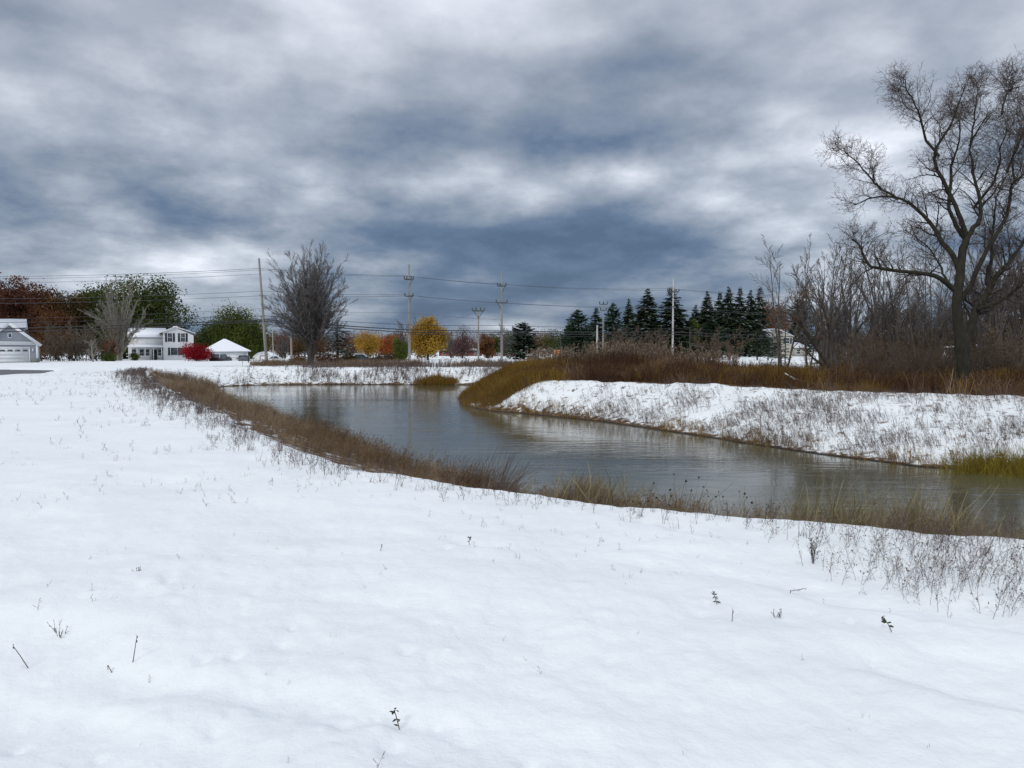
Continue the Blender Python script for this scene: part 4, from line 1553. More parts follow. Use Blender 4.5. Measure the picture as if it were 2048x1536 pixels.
leafy_at('green_tree', 288, 172, 558, 165, 'broad dark green tree behind the white house', 'green', 120, 15000, .62, .02, trunk_r=.45)
leafy_at('green_tree', 205, 180, 585, 110, 'lower dark green tree behind the pale bare tree', 'green', 80, 9000, .62, .02, trunk_r=.4)
leafy_at('green_tree', 250, 178, 600, 120, 'olive green tree filling in behind the twin pale trunks', 'olive_brown', 80, 9000, .6, .0, trunk_r=.4)
leafy_at('rust_tree', 75, 165, 572, 95, 'tall rust brown tree behind the grey garage house', 'rust', 80, 10000, .55, .0, trunk_r=.4)
leafy_at('rust_tree', 140, 168, 588, 95, 'olive brown tree between the rust tree and the green trees', 'olive_brown', 80, 9000, .55, .0, trunk_r=.4)
leafy_at('maroon_tree', 18, 150, 556, 90, 'dark maroon tree rising over the grey house roof', 'maroon', 80, 9500, .5, .0, trunk_r=.4)
leafy_at('maroon_tree', -22, 138, 532, 56, 'very dark red treetop at the upper left edge', 'maroon', 50, 6000, .5, .05, trunk_r=.4)
leafy_at('rust_tree', 112, 150, 612, 60, 'rust brown low tree above the end of the asphalt', 'rust', 50, 6000, .45, .0, trunk_r=.3)
for (px, Y, top, w, lab, mt) in ((100, 128, 648, 50, 'dark brown brush nearest the grey garage wall', 'twig_brown'), (135, 130, 640, 55, 'brown bare brush at the dark wood edge, second from the garage', 'twig_brown'),
                                 (165, 132, 652, 50, 'pale brown bare brush left of the Y-shaped tree', 'twig_pale'), (205, 132, 640, 50, 'brown bare brush between the Y-shaped tree and the twin trunks', 'twig_brown')):
    p = at(px, Y)
    H = top_h(top, Y, p[2])
    tr, cr, _ = bare(H, 22, (5, 38), .05, ((8, .3, .5, 20, 50), (6, .35, .6, 20, 55), (4, .35, .6, 20, 55)), .03, .022, .1, .1, 1.3, lo=.5)
    tree_obj('brush', p, lab, 'shrub', tr, cr, M['bark'], M[mt], 'bare brush along the dark wood edge')
leafy_at('orange_shrub', 221, 134, 680, 20, 'orange leaved shrub beside the twin pale trunks', 'orange', 26, 1500, .3, .1, cat='shrub', trunk_r=.1)
leafy_at('green_shrub', 218, 128, 708, 24, 'low green shrub with a snow cap under the orange shrub', 'willow_green', 24, 1400, .28, .0, cat='shrub', trunk_r=.06)
leafy_at('green_shrub', 268, 140, 708, 16, 'small green shrub at the porch corner', 'willow_green', 20, 900, .26, .0, cat='shrub', trunk_r=.06)
leafy_at('red_bush', 393, 128, 692, 50, 'bright red bush between the white house and the garage', 'red', 50, 5500, .26, .05, 'dome', cat='shrub', trunk_r=.08)
leafy_at('willow_tree', 470, 162, 618, 100, 'drooping yellow-green willow behind the white garage', 'willow_green', 70, 10000, .55, .12, down=.8, hang=2.0, trunk_r=.4, aspect=.4)
leafy_at('willow_tree', 432, 170, 645, 70, 'lower dark green tree left of the willow', 'green', 50, 5000, .5, .0, trunk_r=.3)
leafy_at('willow_tree', 512, 160, 640, 44, 'right hand shoulder of willow growth beside the leaning pole', 'willow_green', 40, 4500, .5, .05, down=.8, hang=1.5, trunk_r=.3, aspect=.4)
leafy_at('dark_red_tree', 400, 175, 672, 34, 'dark rusty tree showing between the white house and the garage', 'rust', 30, 2500, .5, .0, trunk_r=.2)
leafy_at('golden_tree', 735, 140, 664, 56, 'airy yellow tree above the snowy car', 'gold', 60, 3600, .34, .1, trunk_r=.16, aspect=.5)
leafy_at('golden_tree', 856, 150, 641, 70, 'dense round yellow tree right of the tall crossarm pole', 'gold', 90, 11000, .42, .02, trunk_r=.25)
leafy_at('weeping_tree', 801, 118, 676, 30, 'small drooping green tree against the tall crossarm pole', 'willow_green', 30, 2600, .38, .0, down=.9, hang=1.2, trunk_r=.12, aspect=.35)
leafy_at('purple_tree', 925, 190, 650, 56, 'purple-red cone-shaped tree before the brick house', 'purple', 60, 3000, .34, .0, 'cone', trunk_r=.25)
leafy_at('rust_tree', 972, 200, 672, 32, 'rust brown tree between the brick houses and the two poles', 'rust', 40, 3500, .45, .02, trunk_r=.2)
leafy_at('green_tree', 985, 215, 668, 26, 'small dark green tree touching the tall pole', 'green', 30, 2200, .5, .0, trunk_r=.2)
leafy_at('orange_tree', 1541, 200, 602, 62, 'orange brown tree rising above the tan house', 'rust', 70, 7000, .5, .05, trunk_r=.3)
leafy_at('yellow_bush', 1385, 150, 640, 26, 'yellow-green treetop between the dark spruces', 'willow_green', 30, 2200, .45, .0, trunk_r=.2)
leafy_at('green_shrub', 1215, 62, 703, 46, 'yellow-green shrub tops behind the brown mound near the stub pole', 'willow_green', 40, 2600, .16, .0, cat='shrub', trunk_r=.05)

for (px, Y, top, w, lab, mt) in ((652, 93, 712, 46, 'low rusty shrub right of the fan-shaped tree trunk', 'rust'), (700, 94, 714, 40, 'low brown shrub just left of the snowy car', 'olive_brown'),
                                 (757, 93, 715, 40, 'low brown shrub just right of the snowy car', 'olive_brown'), (598, 92, 714, 34, 'low rusty shrub left of the fan-shaped tree trunk', 'rust'), (783, 95, 712, 30, 'low olive shrub left of the tall crossarm pole', 'olive_brown')):
    leafy_at('brown_shrub', px, Y, top, w, lab, mt, 22, 1300, .2, .0, 'dome', cat='shrub', trunk_r=.04)
# low coloured band of far trees behind the poles
for (px, Y, top, w, lab, mt) in ((385, 250, 668, 50, 'far dull green tree behind the red bush', 'olive_brown'), (560, 245, 672, 60, 'far rust tree right of the shed', 'rust'), (598, 250, 668, 56, 'far brown tree seen through the fan-shaped tree trunk', 'olive_brown'),
                                 (700, 250, 672, 56, 'far orange-brown tree left of the airy yellow tree', 'rust'), (770, 255, 668, 56, 'far orange tree between the two yellow trees', 'orange'), (792, 262, 664, 50, 'far olive tree left of the tall crossarm pole', 'olive_brown'),
                                 (905, 300, 668, 60, 'far brown tree above the left end of the brick house', 'olive_brown'), (1008, 290, 664, 60, 'far olive tree above the short brick house', 'olive_brown'), (1085, 305, 666, 60, 'far orange-brown tree above the snowy cottage', 'rust'),
                                 (1112, 300, 662, 50, 'far green tree behind the thin black post', 'green'), (640, 255, 674, 50, 'far rust tree right of the fan-shaped tree trunk', 'rust')):
    leafy_at('far_tree', px, Y, top, w, lab, mt, 40, 2200, .55, .0, trunk_r=.2)
# grey bare trees in the far middle
for (px, Y, top, lab) in ((815, 200, 640, 'hazy grey bare tree just left of the round yellow tree'), (905, 210, 655, 'grey bare tree behind the purple-red tree'),
                          (1158 - 140, 210, 652, 'grey bare tree behind the tall pole with short crossarms'), (568, 150, 668, 'grey bare brush behind the leaning pole')):
    p = at(px, Y)
    H = top_h(top, Y, p[2])
    tr, cr, _ = bare(H, 5, (5, 30), .16, ((10, .3, .5, 20, 50), (7, .35, .55, 20, 50), (5, .35, .6, 20, 50)), .03, .032, .2, .08, .5)
    tree_obj('bare_tree', p, lab, 'tree', tr, cr, M['bark'], M['twig_grey'], 'grey bare trees in the far middle')

rng = np.random.default_rng(103)
# conifers
protos = []
for (h, w, mt, k) in ((12, 6.2, 'conifer', dict(pow_=.86, per=15, size=.85, whorls=30, spray=11, ragged=.45)), (12, 5.4, 'conifer', dict(ragged=.6, droop=.24, pow_=.84, per=14, size=.85, whorls=27, spray=11)), (12, 7.5, 'pine', dict(ragged=.5, droop=-.1, size=.9, pow_=.66, z0=.01, per=13, spray=11)),
                      (5, 3.0, 'conifer', dict(whorls=16, per=8, size=.38, z0=.15)), (8, 5.6, 'frosted', dict(whorls=20, per=10, size=.5, z0=.03, pow_=.8))):
    protos.append((conifer(h, w, **k), h, w, mt))
_made = {}


def conifer_at(i, px, Y, top, label, wpx=None, name='spruce_tree', group='dark conifers behind the poles', base=None):
    (tr, cr), h, w, mt = protos[i]
    p = at(px, Y)
    if base is not None:
        p = (p[0], Y, EYE - (base - HZ) / F * Y)
    H = top_h(top, Y, p[2])
    if i not in _made:
        r = tree_obj(name, p, label, 'tree', tr, cr, M['bark'], M[mt], group)
        _made[i] = r
    else:
        r = copy_tree(_made[i])
        r.name = name
        r.location = p
        tag(r, label, 'tree', group)
    s = H / h
    sw = (wpx * 1.62 * Y / F) / w if wpx else s
    r.scale = (sw, sw, s)
    r.rotation_euler = (0, 0, random.uniform(0, 6))
    return r


random.seed(4)
conifer_at(2, 1047, 165, 645, 'dark full pine standing alone right of the tall pole with short crossarms', 58, 'pine_tree')
conifer_at(2, 1156, 135, 620, 'bushy green pine, leftmost of the row before the stub pole', 56, 'pine_tree')
conifer_at(2, 1140, 150, 650, 'low green pine skirt left of the bushy pine', 46, 'pine_tree')
conifer_at(1, 1192, 145, 617, 'dark narrow spruce behind the stub pole', 40)
conifer_at(2, 1226, 150, 607, 'green pine just right of the brown crossarm pole', 42, 'pine_tree')
conifer_at(0, 1257, 160, 600, 'slim dark spruce tip between the pole and the tall spruce', 34)
conifer_at(0, 1294, 145, 580, 'tall pointed spruce left of the pale tall pole', 62)
conifer_at(1, 1342, 148, 578, 'wide ragged spruce directly behind the pale tall pole', 66)
conifer_at(0, 1413, 165, 585, 'pointed spruce right of the pale tall pole', 44)
conifer_at(1, 1438, 168, 587, 'spruce in the dark clump, second from its left end', 40)
conifer_at(0, 1456, 166, 576, 'highest spruce of the dark clump', 46)
conifer_at(1, 1478, 168, 578, 'dense spruce right beside the highest one', 42)
conifer_at(0, 1499, 170, 583, 'spruce in the dark clump above the chimney', 40)
conifer_at(1, 1518, 172, 577, 'rightmost spruce of the dark clump beside the orange tree', 40)
conifer_at(0, 1390, 175, 612, 'lower spruce filling the gap right of the pale tall pole', 40)
conifer_at(2, 1422, 150, 640, 'broad dark conifer at the foot of the clump', 50, 'pine_tree')
conifer_at(2, 1478, 195, 640, 'broad dark conifer left of the chimney', 50, 'pine_tree')
conifer_at(2, 1597, 205, 600, 'dark conifer seen through the bare thicket right of the orange tree', 56, 'pine_tree')
for (px_, Y_, top_, w_, lab_) in ((1170, 155, 655, 70, 'dark pine growth low behind the bushy green pine'), (1275, 170, 650, 60, 'low pine filling in left of the tall pointed spruce'),
                                  (1318, 172, 648, 60, 'low pine between the two tallest spruces'), (1372, 174, 650, 60, 'low pine right of the pale tall pole')):
    conifer_at(2, px_, Y_, top_, lab_, w_, 'pine_tree')
conifer_at(3, 1514, 120, 658, 'small open spruce, leftmost of the three by the tan house', 28, group='small spruces by the tan house')
conifer_at(3, 1536, 118, 664, 'small spruce in the middle of the three by the tan house', 26, group='small spruces by the tan house')
conifer_at(3, 1558, 100, 656, 'small spruce nearest the thin grey pole by the tan house', 34, group='small spruces by the tan house')
conifer_at(4, 676, 112, 640, 'snow-dusted spruce right of the fan-shaped bare tree', 62, group=None)

rng = np.random.default_rng(104)
# thicket of slender bare trees at the right
prot, PH = [], []
for j in range(5):
    if j < 2:
        tr, cr, _ = bare(9, (3, 4)[j], (4, 20), .075, ((13, .22, .42, 18, 48), (7, .3, .5, 20, 50), (4, .35, .6, 20, 50)), .05, .0105, .22, .07, .25)
    else:
      tr, cr = vase(9, (4.5, 6, 7, 5.5, 7)[j], (12, 16, 20, 16, 20)[j], .55, .35, (9, 6, 4), rmin=.0095, tr_r=.05, z0=.02, z1=.35, bow=.62, base=.5)
    prot.append(tree_obj('bare_tree', (0, 0, 0), None, 'tree', tr, cr, M['bark_grey'], M['twig_grey']))
    PH.append(np.concatenate(cr.v)[:, 2].max())
used = set()
thk = [(0, 1566, 50, 468, 'slender bare tree at the left end of the thicket, above the orange tree'), (1, 1616, 52, 500, 'thin bare tree over the dark conifer'),
       (2, 1652, 50, 488, 'multi-stemmed bare tree right of the dark conifer'), (3, 1668, 55, 480, 'bare tree in the thicket under the tip of the long low limb'),
       (4, 1700, 52, 470, 'bare tree in the thicket where the long low limb bends up'), (0, 1732, 50, 468, 'bare tree in the thicket below the elbow of the long low limb'),
       (2, 1762, 54, 475, 'bare tree in the thicket under the middle of the long low limb'), (3, 1796, 52, 480, 'bare tree in the thicket under the thick part of the long low limb'),
       (1, 1840, 46, 450, 'tall dark-stemmed bare tree left of the big mossy trunk'), (4, 1868, 56, 500, 'bare tree close behind the big mossy trunk'),
       (2, 1975, 54, 430, 'bare tree filling in right of the big mossy trunk'), (0, 2010, 50, 420, 'bare tree between the big trunk and the frame edge'), (3, 2046, 54, 400, 'bare tree cut by the right edge behind the big tree'), (4, 1935, 60, 470, 'bare tree hidden behind the fork of the big tree')]
for (j, px, Y, top, lab) in thk:
    p = at(px, Y)
    H = top_h(top, Y, p[2])
    r = prot[j] if j not in used else copy_tree(prot[j])
    used.add(j)
    r.location = p
    r.scale = (H / PH[j] * .95, H / PH[j] * .95, H / PH[j])
    r.rotation_euler = (0, 0, random.uniform(0, 6))
    tag(r, lab, 'tree', 'slender bare trees of the thicket')

rng = np.random.default_rng(105)
# leaning bare tree with a curved trunk in front of the thicket
tr, cr = MB(), MB()
Y = 40
s = Y / F
bx = (1675 - 1024) * s
lim = [([(1678, 775), (1665, 735), (1640, 700), (1615, 670), (1600, 645), (1585, 630), (1560, 622)], 6, .8), ([(1672, 760), (1650, 730), (1630, 718), (1610, 700)], 3.5, .8),
       ([(1668, 742), (1668, 700), (1655, 650), (1640, 610), (1620, 580)], 3.5, .7), ([(1600, 645), (1590, 620), (1588, 600)], 2, .6)]
P0, R0 = [], []
for pts, a, b in lim:
    C = np.array([((x - 1675) * s, rng.normal() * .15, EYE + (HZ - y) * s - gz(bx, Y)) for x, y in pts])
    t = np.linspace(0, len(pts) - 1, 10)
    Q = np.stack([np.interp(t, np.arange(len(pts)), C[:, c]) for c in range(3)], 1)
    P0.append(Q)
    R0.append(np.linspace(a, b, 10) * s)
P0, R0 = np.array(P0), np.array(R0)
tr.tubes(P0, R0, 7)
P1, R1 = spawn(P0, R0, 9, (.3, 1), (.5, 1.4), (25, 60), 6, .06, .12, .5, .012, True)
tr.tubes(P1, R1, 4)
P2, R2 = spawn(P1, R1, 6, (.2, 1), (.3, .7), (25, 60), 4, .05, .12, .6, .009, True)
cr.tubes(P2, R2, 3, rng.random(len(P2)))
P3, R3 = spawn(P2, R2, 3, (.2, 1), (.2, .4), (25, 60), 3, .05, .12, .6, .008, True)
cr.tubes(P3, R3, 3, rng.random(len(P3)))
tree_obj('bare_tree', (bx, Y, gz(bx, Y)), 'bare tree leaning left over the snow-lined branch', 'tree', tr, cr, M['bark'], M['twig_brown'])

rng = np.random.default_rng(106)
# brown brush and small trees under the thicket: each its own shrub
bp_, BH = [], []
for j in range(4):
    tr, cr, Pt = bare(3.2, 26, (4, 40), .028, ((7, .3, .55, 20, 50), (6, .35, .6, 20, 55), (3, .4, .6, 20, 55)), .03, .009, .1, .1, .7, lo=.45)
    if j % 2:
        L = Pt[rng.random(len(Pt)) < .25, -1]
        cr.leaves(L + rng.normal(size=L.shape) * .05, .085, rng.random(len(L)) * .3 + .6)
    bp_.append(tree_obj('brush', (0, 0, 0), None, 'shrub', tr, cr, M['bark_grey'], M['twig_brown']))
    BH.append(np.concatenate(cr.v)[:, 2].max())
used = set()
near = {1640: 'under the leaning bare tree', 1690: 'just right of the leaning bare tree', 1730: 'below the elbow of the long low limb', 1770: 'below the middle of the long low limb',
        1810: 'at the foot of the thicket', 1850: 'left of the big mossy trunk', 1890: 'touching the big mossy trunk', 1960: 'right of the big mossy trunk', 2005: 'before the snowy roof at the edge', 2045: 'cut by the right edge'}
kk = 0
for row, (Y, hh, word) in enumerate(((39, 690, 'low brown brush'), (45, 655, 'taller brown brush'), (58, 630, 'far brown brush'))):
    for px, where in near.items():
        if row and px < 1680:
            continue
        pp = px + random.uniform(-16, 16)
        p = at(pp, Y + random.uniform(-2, 2))
        top = hh + random.uniform(-22, 30) + (20 if px < 1700 else 0)
        H = top_h(top, p[1], p[2])
        j = kk % 4
        r = bp_[j] if j not in used else copy_tree(bp_[j])
        used.add(j)
        kk += 1
        r.location = p
        r.scale = (H / BH[j] * 1.0, H / BH[j] * 1.0, H / BH[j])
        r.rotation_euler = (0, 0, random.uniform(0, 6))
        tag(r, word + ' ' + where, 'shrub', 'brown brush under the thicket')

# leafy masses behind the brush on the right
for (px, Y, top, w, lab, mt) in ((1760, 75, 600, 90, 'brown tree low behind the middle of the thicket', 'olive_brown'), (1830, 80, 600, 90, 'olive brown tree behind the thicket left of the big trunk', 'olive_brown'),
                                 (1985, 62, 560, 90, 'olive brown tree behind the right side of the big tree', 'olive_brown'), (2050, 60, 540, 100, 'rust brown tree at the right edge behind the big tree', 'rust'), (1900, 85, 610, 90, 'brown tree behind the big mossy trunk', 'olive_brown')):
    leafy_at('brown_tree', px, Y, top, w, lab, mt, 70, 4200, .17, .0, trunk_r=.15)

# middle distance bare brush under the spruces
for (px, w, lab) in ((1262, 60, 'grey-brown bare tree under the slim spruce'), (1315, 60, 'brown bare tree under the tall pointed spruce'), (1410, 70, 'grey bare tree right of the thin black post'), (1455, 60, 'bare tree left of the chimney'), (1232, 40, 'bare tree right of the brown crossarm pole')):
    Y = 130
    p = at(px, Y)
    H = top_h(650, Y, p[2])
    tr, cr, _ = bare(H, 9, (5, 45), .07, ((9, .3, .5, 20, 50), (7, .35, .55, 20, 50), (5, .35, .6, 20, 50)), .02, .020, .15, .08, .7, lo=.6)
    tree_obj('bare_tree', p, lab, 'tree', tr, cr, M['bark'], M['twig_brown'], 'bare trees under the spruces')

rng = np.random.default_rng(107)
# far wood closing the horizon
fw = MB()
n = 250
xs = np.linspace(-370, 450, n)
for i, x in enumerate(xs):
    Y = 365 + rng.uniform(0, 80)
    h = rng.uniform(9.5, 14.5) * (1.15 if x < -80 else 1)
    z = gz(x, Y) - .5
    P, R = stems(7, h, (3, 34), 5, .14, .06, .05, 1.4, .6)
    P = P + [x, Y, z]
    fw.tubes(P, R, 3, rng.uniform(0, .35))
    P1, R1 = spawn(P, R, 12, (.15, 1), (.25, .45), (20, 50), 4, .03, .1, .6, .05)
    fw.tubes(P1, R1, 3, rng.uniform(0, .4, len(P1)))
    P2, R2 = spawn(P1, R1, 5, (.15, 1), (.35, .6), (20, 50), 3, .03, .1, .6, .045)
    fw.tubes(P2, R2, 3, rng.uniform(0, .5, len(P2)))
    if rng.random() < .75:
        k = 600
        g = rng.normal(size=(k, 3)) * [2.4, 2.4, h * .26] + [x, Y, z + h * .45]
        fw.leaves(g, .6, np.clip(rng.uniform(.3, 1.0) + rng.normal(size=k) * .12, 0, 1))
M['far_wood'] = m_tint('far_wood', [(0.040, 0.034, 0.036), (0.075, 0.058, 0.050), (0.085, 0.060, 0.030), (0.040, 0.052, 0.026), (0.13, 0.055, 0.03)])
tag(fw.build('woods', M['far_wood']), 'distant brown and grey wood along the horizon', 'woods', kind='stuff')

# ------------------------------------------------------------------ grasses, reeds, weeds


def tuft_t(n, h, lean=.3, w=.006, spread=.06, k=4, curl=.1, bend=(0, 0, 0)):
    """template of grass blades: flat tapering ribbons"""
    a = rng.uniform(0, 2 * np.pi, n)
    l = np.abs(rng.normal(size=n)) * lean
    D = np.stack([np.cos(a) * l, np.sin(a) * l, np.ones(n)], 1)
    S = rng.normal(size=(n, 3)) * spread
    S[:, 2] = -.03
    P = grow(S, D, h * rng.uniform(.45, 1.0, n), k, curl, -.05, bend)
    T = nrm(np.gradient(P, axis=1))
    sd = nrm(np.cross(T, rng.normal(size=(n, 1, 3)).repeat(k, 1)))
    ww = (w * rng.uniform(.6, 1.3, n))[:, None, None] * np.linspace(1, .25, k)[None, :, None]
    V = np.stack([P - sd * ww, P + sd * ww], 2).reshape(-1, 3)
    idx = np.arange(n * k * 2).reshape(n, k, 2)
    f = np.stack([idx[:, :-1, 0], idx[:, :-1, 1], idx[:, 1:, 1], idx[:, 1:, 0]], -1).reshape(-1, 4)
    return V, f, np.repeat(rng.random(n), k * 2), P


def weed_t(h, n=1, br=7, r=.0022, lean=.25, heads=0, leafs=0, ang=(25, 55)):
    """template of a branching dead weed"""
    mb = MB()
    a = rng.uniform(0, 2 * np.pi, n)
    l = np.abs(rng.normal(size=n)) * lean
    D = np.stack([np.cos(a) * l, np.sin(a) * l, np.ones(n)], 1)
    S = rng.normal(size=(n, 3)) * .015
    S[:, 2] = -.03
    P = grow(S, D, h * rng.uniform(.6, 1, n), 6, .09, .02)
    R = np.full((n, 6), r) * np.linspace(1.2, .5, 6)
    mb.tubes(P, R, 3, rng.random(n))
    P1, R1 = spawn(P, R, br, (.2, 1), (.25, .5), ang, 4, .04, .12, .7, r * .6)
    mb.ribbons(P1, R1 * 1.2, rng.random(len(P1)))
    P2, R2 = spawn(P1, R1, 3, (.3, 1), (.3, .5), ang, 3, .03, .12, .7, r * .55)
    mb.ribbons(P2, R2 * 1.2, rng.random(len(P2)))
    if leafs:
        L = np.concatenate([P1[:, -1], P2[:, -1], P1[:, 2]])
        L = L[rng.random(len(L)) < leafs]
        mb.leaves(L, .016 * h / .3, rng.random(len(L)) * .4)
    V, T = np.concatenate(mb.v), np.concatenate(mb.t)
    f4 = np.concatenate(mb.f4)
    return V, f4, T, P


def scatter(name, temps, X, Y, S, mat, label, tint=None, spread=.5, zoff=0.0, cat='grass', tilt=.0, fine=True, leanx=0.0):
    mb = MB()
    Z = ground_z(X, Y, fine) + zoff
    n = len(X)
    ti = rng.integers(0, len(temps), n)
    A = rng.uniform(0, 2 * np.pi, n)
    tn = rng.random(n) if tint is None else tint
    for t, (V, f, tt, *_) in enumerate(temps):
        m = np.where(ti == t)[0]
        if not len(m):
            continue
        c, s = np.cos(A[m])[:, None], np.sin(A[m])[:, None]
        vx = V[None, :, 0] * c - V[None, :, 1] * s
        vy = V[None, :, 0] * s + V[None, :, 1] * c
        vz = np.broadcast_to(V[None, :, 2], vx.shape)
        lx = leanx * np.clip(rng.normal(size=(len(m), 1)) * .5 + 1, 0, 2)
        sc = S[m][:, None]
        W = np.stack([vx * sc + X[m][:, None] + lx * vz * sc, vy * sc + Y[m][:, None], vz * sc + Z[m][:, None]], -1)
        F_ = f[None] + (np.arange(len(m)) * len(V))[:, None, None]
        T = np.clip(spread * tn[m][:, None] + (1 - spread) * tt[None], 0, 1)
        mb.add(W.reshape(-1, 3), F_.reshape(-1, 4), T.ravel())
    o = mb.build(name, mat)
    return tag(o, label, cat, kind='stuff')


def sample(poly, n, cond):
    lo, hi = poly.min(0), poly.max(0)
    X, Y = [], []
    tot = 0
    while tot < n:
        x = rng.uniform(lo[0], hi[0], 40000)
        y = rng.uniform(lo[1], hi[1], 40000)
        m = cond(x, y)
        X.append(x[m])
        Y.append(y[m])
        tot += m.sum()
        if not m.any():
            break
    return np.concatenate(X)[:n], np.concatenate(Y)[:n]


def bank(x, y):
    return inside(LIP, x, y) & ~inside(WAT, x, y) & (np.abs(x) < .72 * y + 3)


isnear = lambda x, y: ((y < 16) & (x > -3)) | ((x < -0.5 * (y - 16) + 2) & (y < 62))

rng = np.random.default_rng(108)
# 1. reeds down the near bank: denser close to the lip line, shorter there
temps = [tuft_t(12, 1.0, .30, .0065, .08, 5, .10) for _ in range(7)] + [weed_t(1.0, 3, 8, .0045, .25, leafs=.5) for _ in range(3)]
x, y = sample(np.array([(-30, 3), (14, 66)]), 8200, lambda a, b: bank(a, b) & isnear(a, b) & (dist(LIP, a, b) > .2) & (rng.random(a.shape) < np.clip(1.15 - b / 70, .3, 1) * np.clip(.75 + 1.6 * fbm(a, b, .9, 3, 17), .08, 1) * np.clip(1.1 - a / 6, .4, 1)))
d = dist(LIP, x, y)
dist_c = np.hypot(x, y)
S = .74 * np.clip(.30 + d * .22, .2, 1.0) * rng.uniform(.40, 1.12, len(x)) * (1 + .9 * np.clip(fbm(x, y, .7, 3, 19), -.4, .6)) * np.where(dist_c < 14, .60, 1.0) * np.where((y > 13) & (y < 32), .74, 1) * np.where(y > 40, 1.1, 1)
scatter('dry_reeds', temps, x, y, S, M['reed'], 'brown dead grass and weeds down the near bank of the pond', tint=np.clip(.52 + .9 * fbm(x, y, .35, 3, 6) + rng.normal(size=len(x)) * .22, 0, 1), spread=.6, leanx=.15)
temps = [tuft_t(12, .7, .5, .006, .10, 5, .16) for _ in range(5)]
x, y = sample(np.array([(-3, 3), (14, 18)]), 560, lambda a, b: bank(a, b) & isnear(a, b) & (a > -1 + 4 * rng.random(a.shape)) & (np.abs(a) < .72 * b) & (fbm(a, b, .8, 2, 44) > -.05) & (dist(LIP, a, b) > .5))
scatter('olive_tufts', temps, x, y, rng.uniform(.35, 1.0, len(x)), M['olive_straw'], 'olive tufts among the sparse weeds of the near bank at right', tint=rng.random(len(x)), leanx=.2)
# seed plumes over the snow lip
temps = [weed_t(.45, 2, 7, .0030, .3, leafs=.6) for _ in range(6)] + [tuft_t(7, .4, .35, .004, .04, 4) for _ in range(3)]
x, y = sample(np.array([(-30, 3), (14, 66)]), 2300, lambda a, b: (~inside(LIP, a, b)) & (dist(LIP, a, b) < .8 * rng.random(a.shape) ** 1.6 * (1 + b / 30)) & isnear(a, b) & (b > 5.6) & (np.abs(a) < .7 * b + 1))
scatter('lip_weeds', temps, x, y, rng.uniform(.25, .85, len(x)) * np.clip(.45 + y / 30, .5, 1.1), M['stem'], 'thin dead weeds poking through snow along the near bank edge', leanx=.1)

rng = np.random.default_rng(109)
# 2. stems through the snow on the right bank
temps = [weed_t(.6, 1, 6, .0045, .25, leafs=.5) for _ in range(8)] + [tuft_t(6, .5, .3, .005, .05, 4) for _ in range(5)]
cl = lambda a, b: fbm(a, b, .45, 3, 77) + .8 * fbm(a, b, 1.6, 2, 78) > -.40 + .85 * rng.random(a.shape)
x, y = sample(np.array([(-4, 17), (26, 45)]), 5600, lambda a, b: bank(a, b) & ~isnear(a, b) & (b < 45) & cl(a, b))
scatter('bank_weeds', temps, x, y, rng.uniform(.3, .95, len(x)) * np.where(rng.random(len(x)) < .10, 1.4, 1), M['stem'], 'dark dead stems standing in snow on the right bank', leanx=-.25)
temps = [tuft_t(14, .5, .35, .007, .10, 4) for _ in range(4)]
x, y = sample(np.array([(-4, 17), (26, 45)]), 420, lambda a, b: bank(a, b) & ~isnear(a, b) & (b < 45) & (dist(WAT, a, b) < 1.3 * rng.random(a.shape)) & (fbm(a, b, .5, 2, 5) > -.05))
scatter('shore_grass', temps, x, y, rng.uniform(.4, 1.0, len(x)), M['golden_grass'], 'tan and olive grass along the right waterline', tint=rng.random(len(x)), leanx=-.1)

rng = np.random.default_rng(110)
# 3. far bank weeds
temps = [weed_t(.9, 1, 6, .010, .25, leafs=.8) for _ in range(5)] + [tuft_t(8, .8, .3, .014, .10, 4) for _ in range(4)]
x, y = sample(np.array([(-34, 60), (16, 82)]), 3600, lambda a, b: ((bank(a, b) & (b > 62)) | ((b > 73.5) & (b < 82) & (a > -34) & (a < 14))) & (fbm(a, b, .35, 3, 71) > -.35 + .5 * rng.random(a.shape)) & (a > -26 + 6 * rng.random(a.shape)))
scatter('far_weeds', temps, x, y, rng.uniform(.4, 1.15, len(x)), M['stem'], 'dead weeds through snow on the far bank', leanx=.1)
temps = [tuft_t(18, 1.0, .35, .022, .25, 4) for _ in range(4)]
x, y = sample(np.array([(-34, 76), (8, 96)]), 1700, lambda a, b: (fbm(a, b, .16, 3, 15) > .05 - .012 * (b - 77) + np.clip((-26 - a) / 8, 0, 1)) & (b > 77))
scatter('roadside_grass', temps, x, y, rng.uniform(.2, .95, len(x)), M['reed'], 'brown and olive brush between the far bank and the road', tint=np.clip(.35 + .9 * fbm(x, y, .15, 2, 8), 0, 1))
x, y = sample(np.array([(-9, 67), (-4, 71)]), 260, lambda a, b: bank(a, b) & (b > 62) & (((a + 6.8) / 2.0) ** 2 + ((b - 69.3) / 1.0) ** 2 < rng.random(a.shape)))
scatter('shore_reeds', temps, x, y, rng.uniform(.4, .9, len(x)), M['golden_grass'], 'patch of olive reeds at the far waterline', tint=rng.uniform(.1, .6, len(x)))

rng = np.random.default_rng(111)
# 4. rust brown mound grass and golden grass on the point
temps = [tuft_t(15, .75, .55, .010, .16, 4, .16) for _ in range(8)] + [weed_t(.72, 2, 7, .007, .3, leafs=.7) for _ in range(2)]


def onmound(a, b):
    return inside(MOUND_POLY, a, b) & (np.abs(a) < .72 * b + 1) & (b < 56 + 0 * a)


